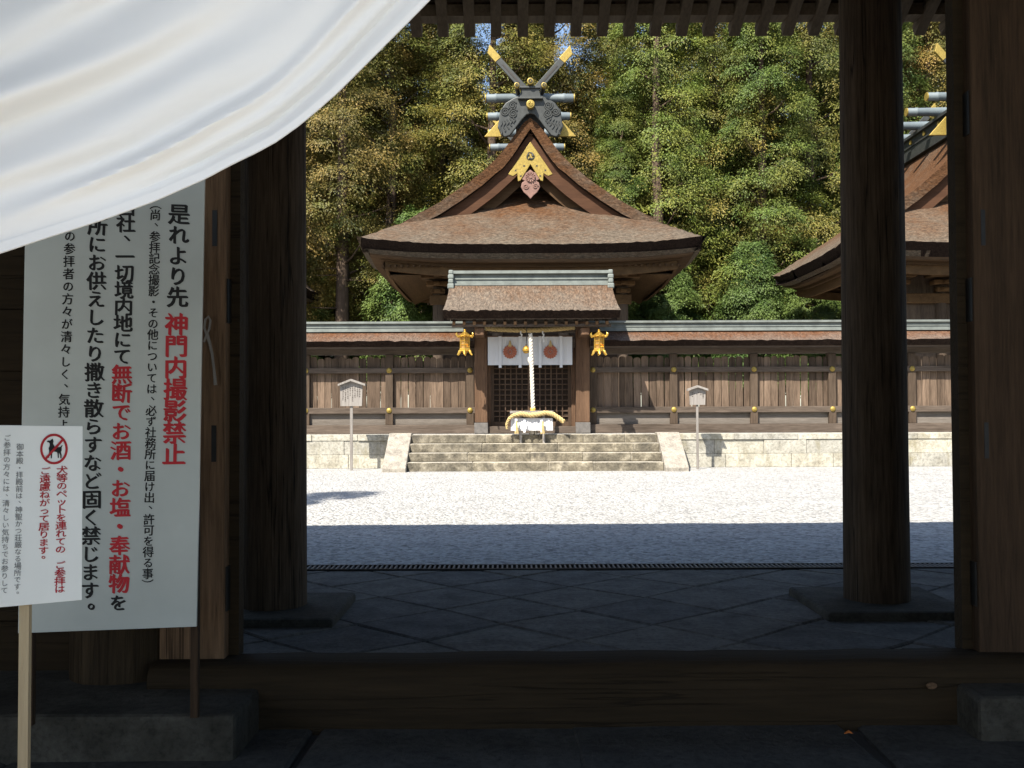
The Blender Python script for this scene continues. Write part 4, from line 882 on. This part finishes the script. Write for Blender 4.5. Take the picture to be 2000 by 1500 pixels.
# ------------------------------------------------------------------ sign boards with their writing
GL = {}
tc_ = bpy.data.curves.new("glyph_source", 'FONT'); tc_.resolution_u = 3; tobj = bpy.data.objects.new("glyph_source", tc_); COL.objects.link(tobj)
def glyph(ch, bold):
    if (ch, bold) not in GL:
        tc_.body = ch; tc_.offset = bold; bpy.context.view_layer.update(); dg = bpy.context.evaluated_depsgraph_get()
        me = bpy.data.meshes.new_from_object(tobj.evaluated_get(dg)); v = [(p.co.x, p.co.y) for p in me.vertices]; f = [tuple(p.vertices) for p in me.polygons]; bpy.data.meshes.remove(me)
        w_ = max([p[0] for p in v], default=1); GL[ch, bold] = (v, f)
    return GL[ch, bold]
class Board:
    def __init__(s, name, label, BL, BR, TL, th, mat):
        s.bl, s.br, s.tl = BL, BR, TL; s.u = (BR-BL).normalized(); s.n = s.u.cross(TL-BL).normalized()
        if s.n.y > 0: s.n = -s.n
        s.v = (TL-BL).normalized(); s.root = thing(name, label, "sign", (BL+BR)/2-Vector((0, 0, ((BL+BR)/2).z)))
        m = MB(); q = [BL, BR, BR+(TL-BL), TL]; bk = [p-s.n*th for p in q]
        m.add(q+bk, [(0, 1, 2, 3), (7, 6, 5, 4), (0, 4, 5, 1), (1, 5, 6, 2), (2, 6, 7, 3), (3, 7, 4, 0)]); s.panel = m.build("panel", mat, s.root, bevel=.0015)
    def pt(s, x, y, lift=.0022): return on_plane(x, y, s.bl, s.n)+s.n*lift
    def write(s, mb, text, ytop, ybot, xtop, xbot, size, bold=.012, sx=1.0, jit=0.0, lift=.0022, r=random.Random(1)):
        n = len(text)
        for i, ch in enumerate(text):
            if ch == ' ': continue
            t = (i+.5)/n; x = xtop+(xbot-xtop)*t; y = ytop+(ybot-ytop)*t; c = s.pt(x, y, lift); e = (s.pt(x+50, y)-s.pt(x-50, y)).length/100*size
            v, f = glyph(ch, 0); small = ch in "、。・（）"; k = e*1.08; a = r.uniform(-1, 1)*jit; tilt = .10*jit*4
            ox, oy_ = (0, -.38); k *= .93 if '\u3040' < ch < '\u30a0' else 1.0
            if ch in "、。": ox, oy_ = .0, -.38; c = c+s.u*e*.42+s.v*e*.42
            V = []
            for px, py in v:
                X_, Y_ = (px-(.5 if CENTER else 0))*sx, py+oy_
                if ch in "（）": X_, Y_ = Y_, -X_           # upright brackets turn sideways in vertical writing
                Y_ += tilt*X_
                V.append(c+(s.u*(X_*math.cos(a)-Y_*math.sin(a))+s.v*(X_*math.sin(a)+Y_*math.cos(a)))*k)
            for q_, (dx_, dy_) in enumerate(((0, 0), (1, -.55), (.5, -.28), (-.35, .4))):
                mb.add([p+(s.u*dx_+s.v*dy_)*bold*k+s.n*.00012*q_ for p in V], f)
        return mb
CENTER = True
big = Board("rules_sign", "tall white sign board with black and red brush writing leaning against the dark column", at(35, 1237, 4.30), at(384, 1224, 4.41), at(51, 330, 4.24), .02, M['board'])
# right edge leans like the photographed board
for mt, nm, a in (('ink', 'black', ("是れより先", 398, 600, 350, 346, 41, .046, 1, .03)), ('redink', 'red', ("神門内撮影禁止", 612, 908, 345, 339, 44, .048, 1, .02)),
                  ('ink', 'black', ("（尚、参拝記念撮影・その他については、必ず社務所に届け出、許可を得る事）", 388, 1152, 304, 288, 22, .026, .95, .03)),
                  ('ink', 'black', ("当社、一切境内地にて", 388, 712, 247, 238, 36, .046, 1, .03)), ('redink', 'red', ("無断でお酒・お塩・奉献物", 712, 1158, 238, 232, 39, .046, 1, .03)), ('ink', 'black', ("を", 1158, 1196, 232, 230, 35, .046, 1, .03)),
                  ('ink', 'black', ("所にお供えしたり撒き散らすなど固く禁じます。", 424, 1206, 191, 174, 37, .046, 1, .03)), ('ink', 'black', ("の参拝者の方々が清々しく、気持よく参拝できますよう", 449, 1062, 137, 116, 23, .028, .95, .03))):
    big.write(MB(), *a).build(nm+"_lettering", M[mt], big.panel)
for x, y in ((377, 1215), (52, 1220)):
    c = big.pt(x, y, -.035); MB().box(c.x-.016, c.x+.016, c.y-.0, c.y+.03, .19, 1.6).build("leg", M['jambdark'], big.root)
sml = Board("pet_sign", "small white sign on a pale stake with a no-dogs symbol and red writing", at(-40, 1190, 2.90), at(160, 1172, 3.07), at(-37, 830, 2.90), .006, M['whiteboard'])
CENTER = True
rd, gy, bk = MB(), MB(), MB()
for mt, nm, a in (('redink', 'red', ("犬等のペットを連れての ご参拝は", 910, 1158, 121, 116, 17, .032, 1.25)), ('redink', 'red', ("ご遠慮ねがって居ります。", 912, 1098, 88, 84, 17, .032, 1.25)),
                  ('greyink', 'grey', ("御本殿・拝殿前は、神聖かつ荘厳なる場所です。", 866, 1166, 39, 33, 14, .0, 1)), ('greyink', 'grey', ("ご参拝の方々には、清々しい気持ちでお参りして", 848, 1160, 14, 8, 14, .0, 1))):
    sml.write(MB(), *a).build(nm+"_lettering", M[mt], sml.panel)
C0 = [(105+27*math.cos(a), 877+30*math.sin(a)) for a in [2*math.pi*i/40 for i in range(41)]]; C1 = [(105+22.5*math.cos(a), 877+25.3*math.sin(a)) for a in [2*math.pi*i/40 for i in range(41)]]
rd.strip([sml.pt(*p) for p in C1], [sml.pt(*p) for p in C0], sml.n*.0006)
rd.add([sml.pt(x, y, .0034) for x, y in ((121.5, 856), (124.5, 859.5), (89, 899), (86, 895.5))], [(0, 1, 2, 3)])
dog = [(380, 757), (392, 750), (404, 752), (418, 742), (428, 736), (430, 748), (434, 758), (430, 775), (438, 792), (448, 806), (470, 806), (488, 804), (496, 796), (504, 787), (508, 793), (500, 806), (500, 830), (494, 845), (500, 868), (498, 896), (489, 895), (488, 870), (478, 850), (476, 868), (478, 893), (468, 892), (467, 862), (462, 845), (440, 842), (424, 846), (422, 870), (420, 897), (411, 896), (412, 868), (408, 850), (402, 872), (397, 893), (388, 892), (395, 864), (398, 838), (394, 815), (402, 795), (403, 778), (396, 768), (382, 765)]
q = [sml.pt(x*.24, 680+y*.24, .0028) for x, y in dog]; bk.add(q, [tuple(range(len(q)))])
rd.build("prohibition_ring", M['redink'], sml.panel); bk.build("dog_symbol", M['ink'], sml.panel)
c = sml.pt(51, 1178, -.024); st_ = MB().box(c.x-.0145, c.x+.0145, c.y, c.y+.018, -.01, c.z+.30); st_.build("stake", M['palewood'], sml.root)
bpy.data.objects.remove(tobj)
# ------------------------------------------------------------------ small things
SYY = 5.05
m = MB(); m.tube([at(x, y, SYY) for x, y in ((404, 655), (399, 640), (401, 624), (407, 618), (411, 626), (409, 642), (403, 655), (398, 668))], .006, 6); m.tube([at(x, y, SYY) for x, y in ((404, 652), (409, 668), (414, 690), (418, 722), (421, 752))], [.010, .008, .007, .007, .009], 6)
tag(m.build("string", M['string'], None, smooth=True), "knotted white string hanging on the brown door jamb beside the sign", "string")
c = at(1657, 1416, 4.78); m = MB(); m.add([(c.x-.02, c.y, .008), (c.x-.005, c.y-.012, .016), (c.x+.02, c.y-.003, .01), (c.x+.006, c.y+.014, .02), (c.x-.01, c.y+.012, .012)], [(0, 1, 2, 3, 4)])
lf = m.build("fallen_leaf", M['leaf'], None); so_ = lf.modifiers.new("t", 'SOLIDIFY'); so_.thickness = .0015; tag(lf, "single orange fallen leaf on the stone floor against the threshold beam", "leaf")
c = at(1822, 1341, 4.90); m = MB(); m.lathe([(.0, 0), (.022, 0), (.027, .004), (.024, .009), (.0, .011)], (0, 0, 0), 14); pk = m.build("knot_plug", M['jamb'], None, smooth=True); pk.location = (c.x, c.y+.018, c.z); pk.rotation_euler = (math.pi/2, 0, 0); pk.scale = (1, .6, 1)
tag(pk, "pale round plug near the end of the threshold beam", "plug")
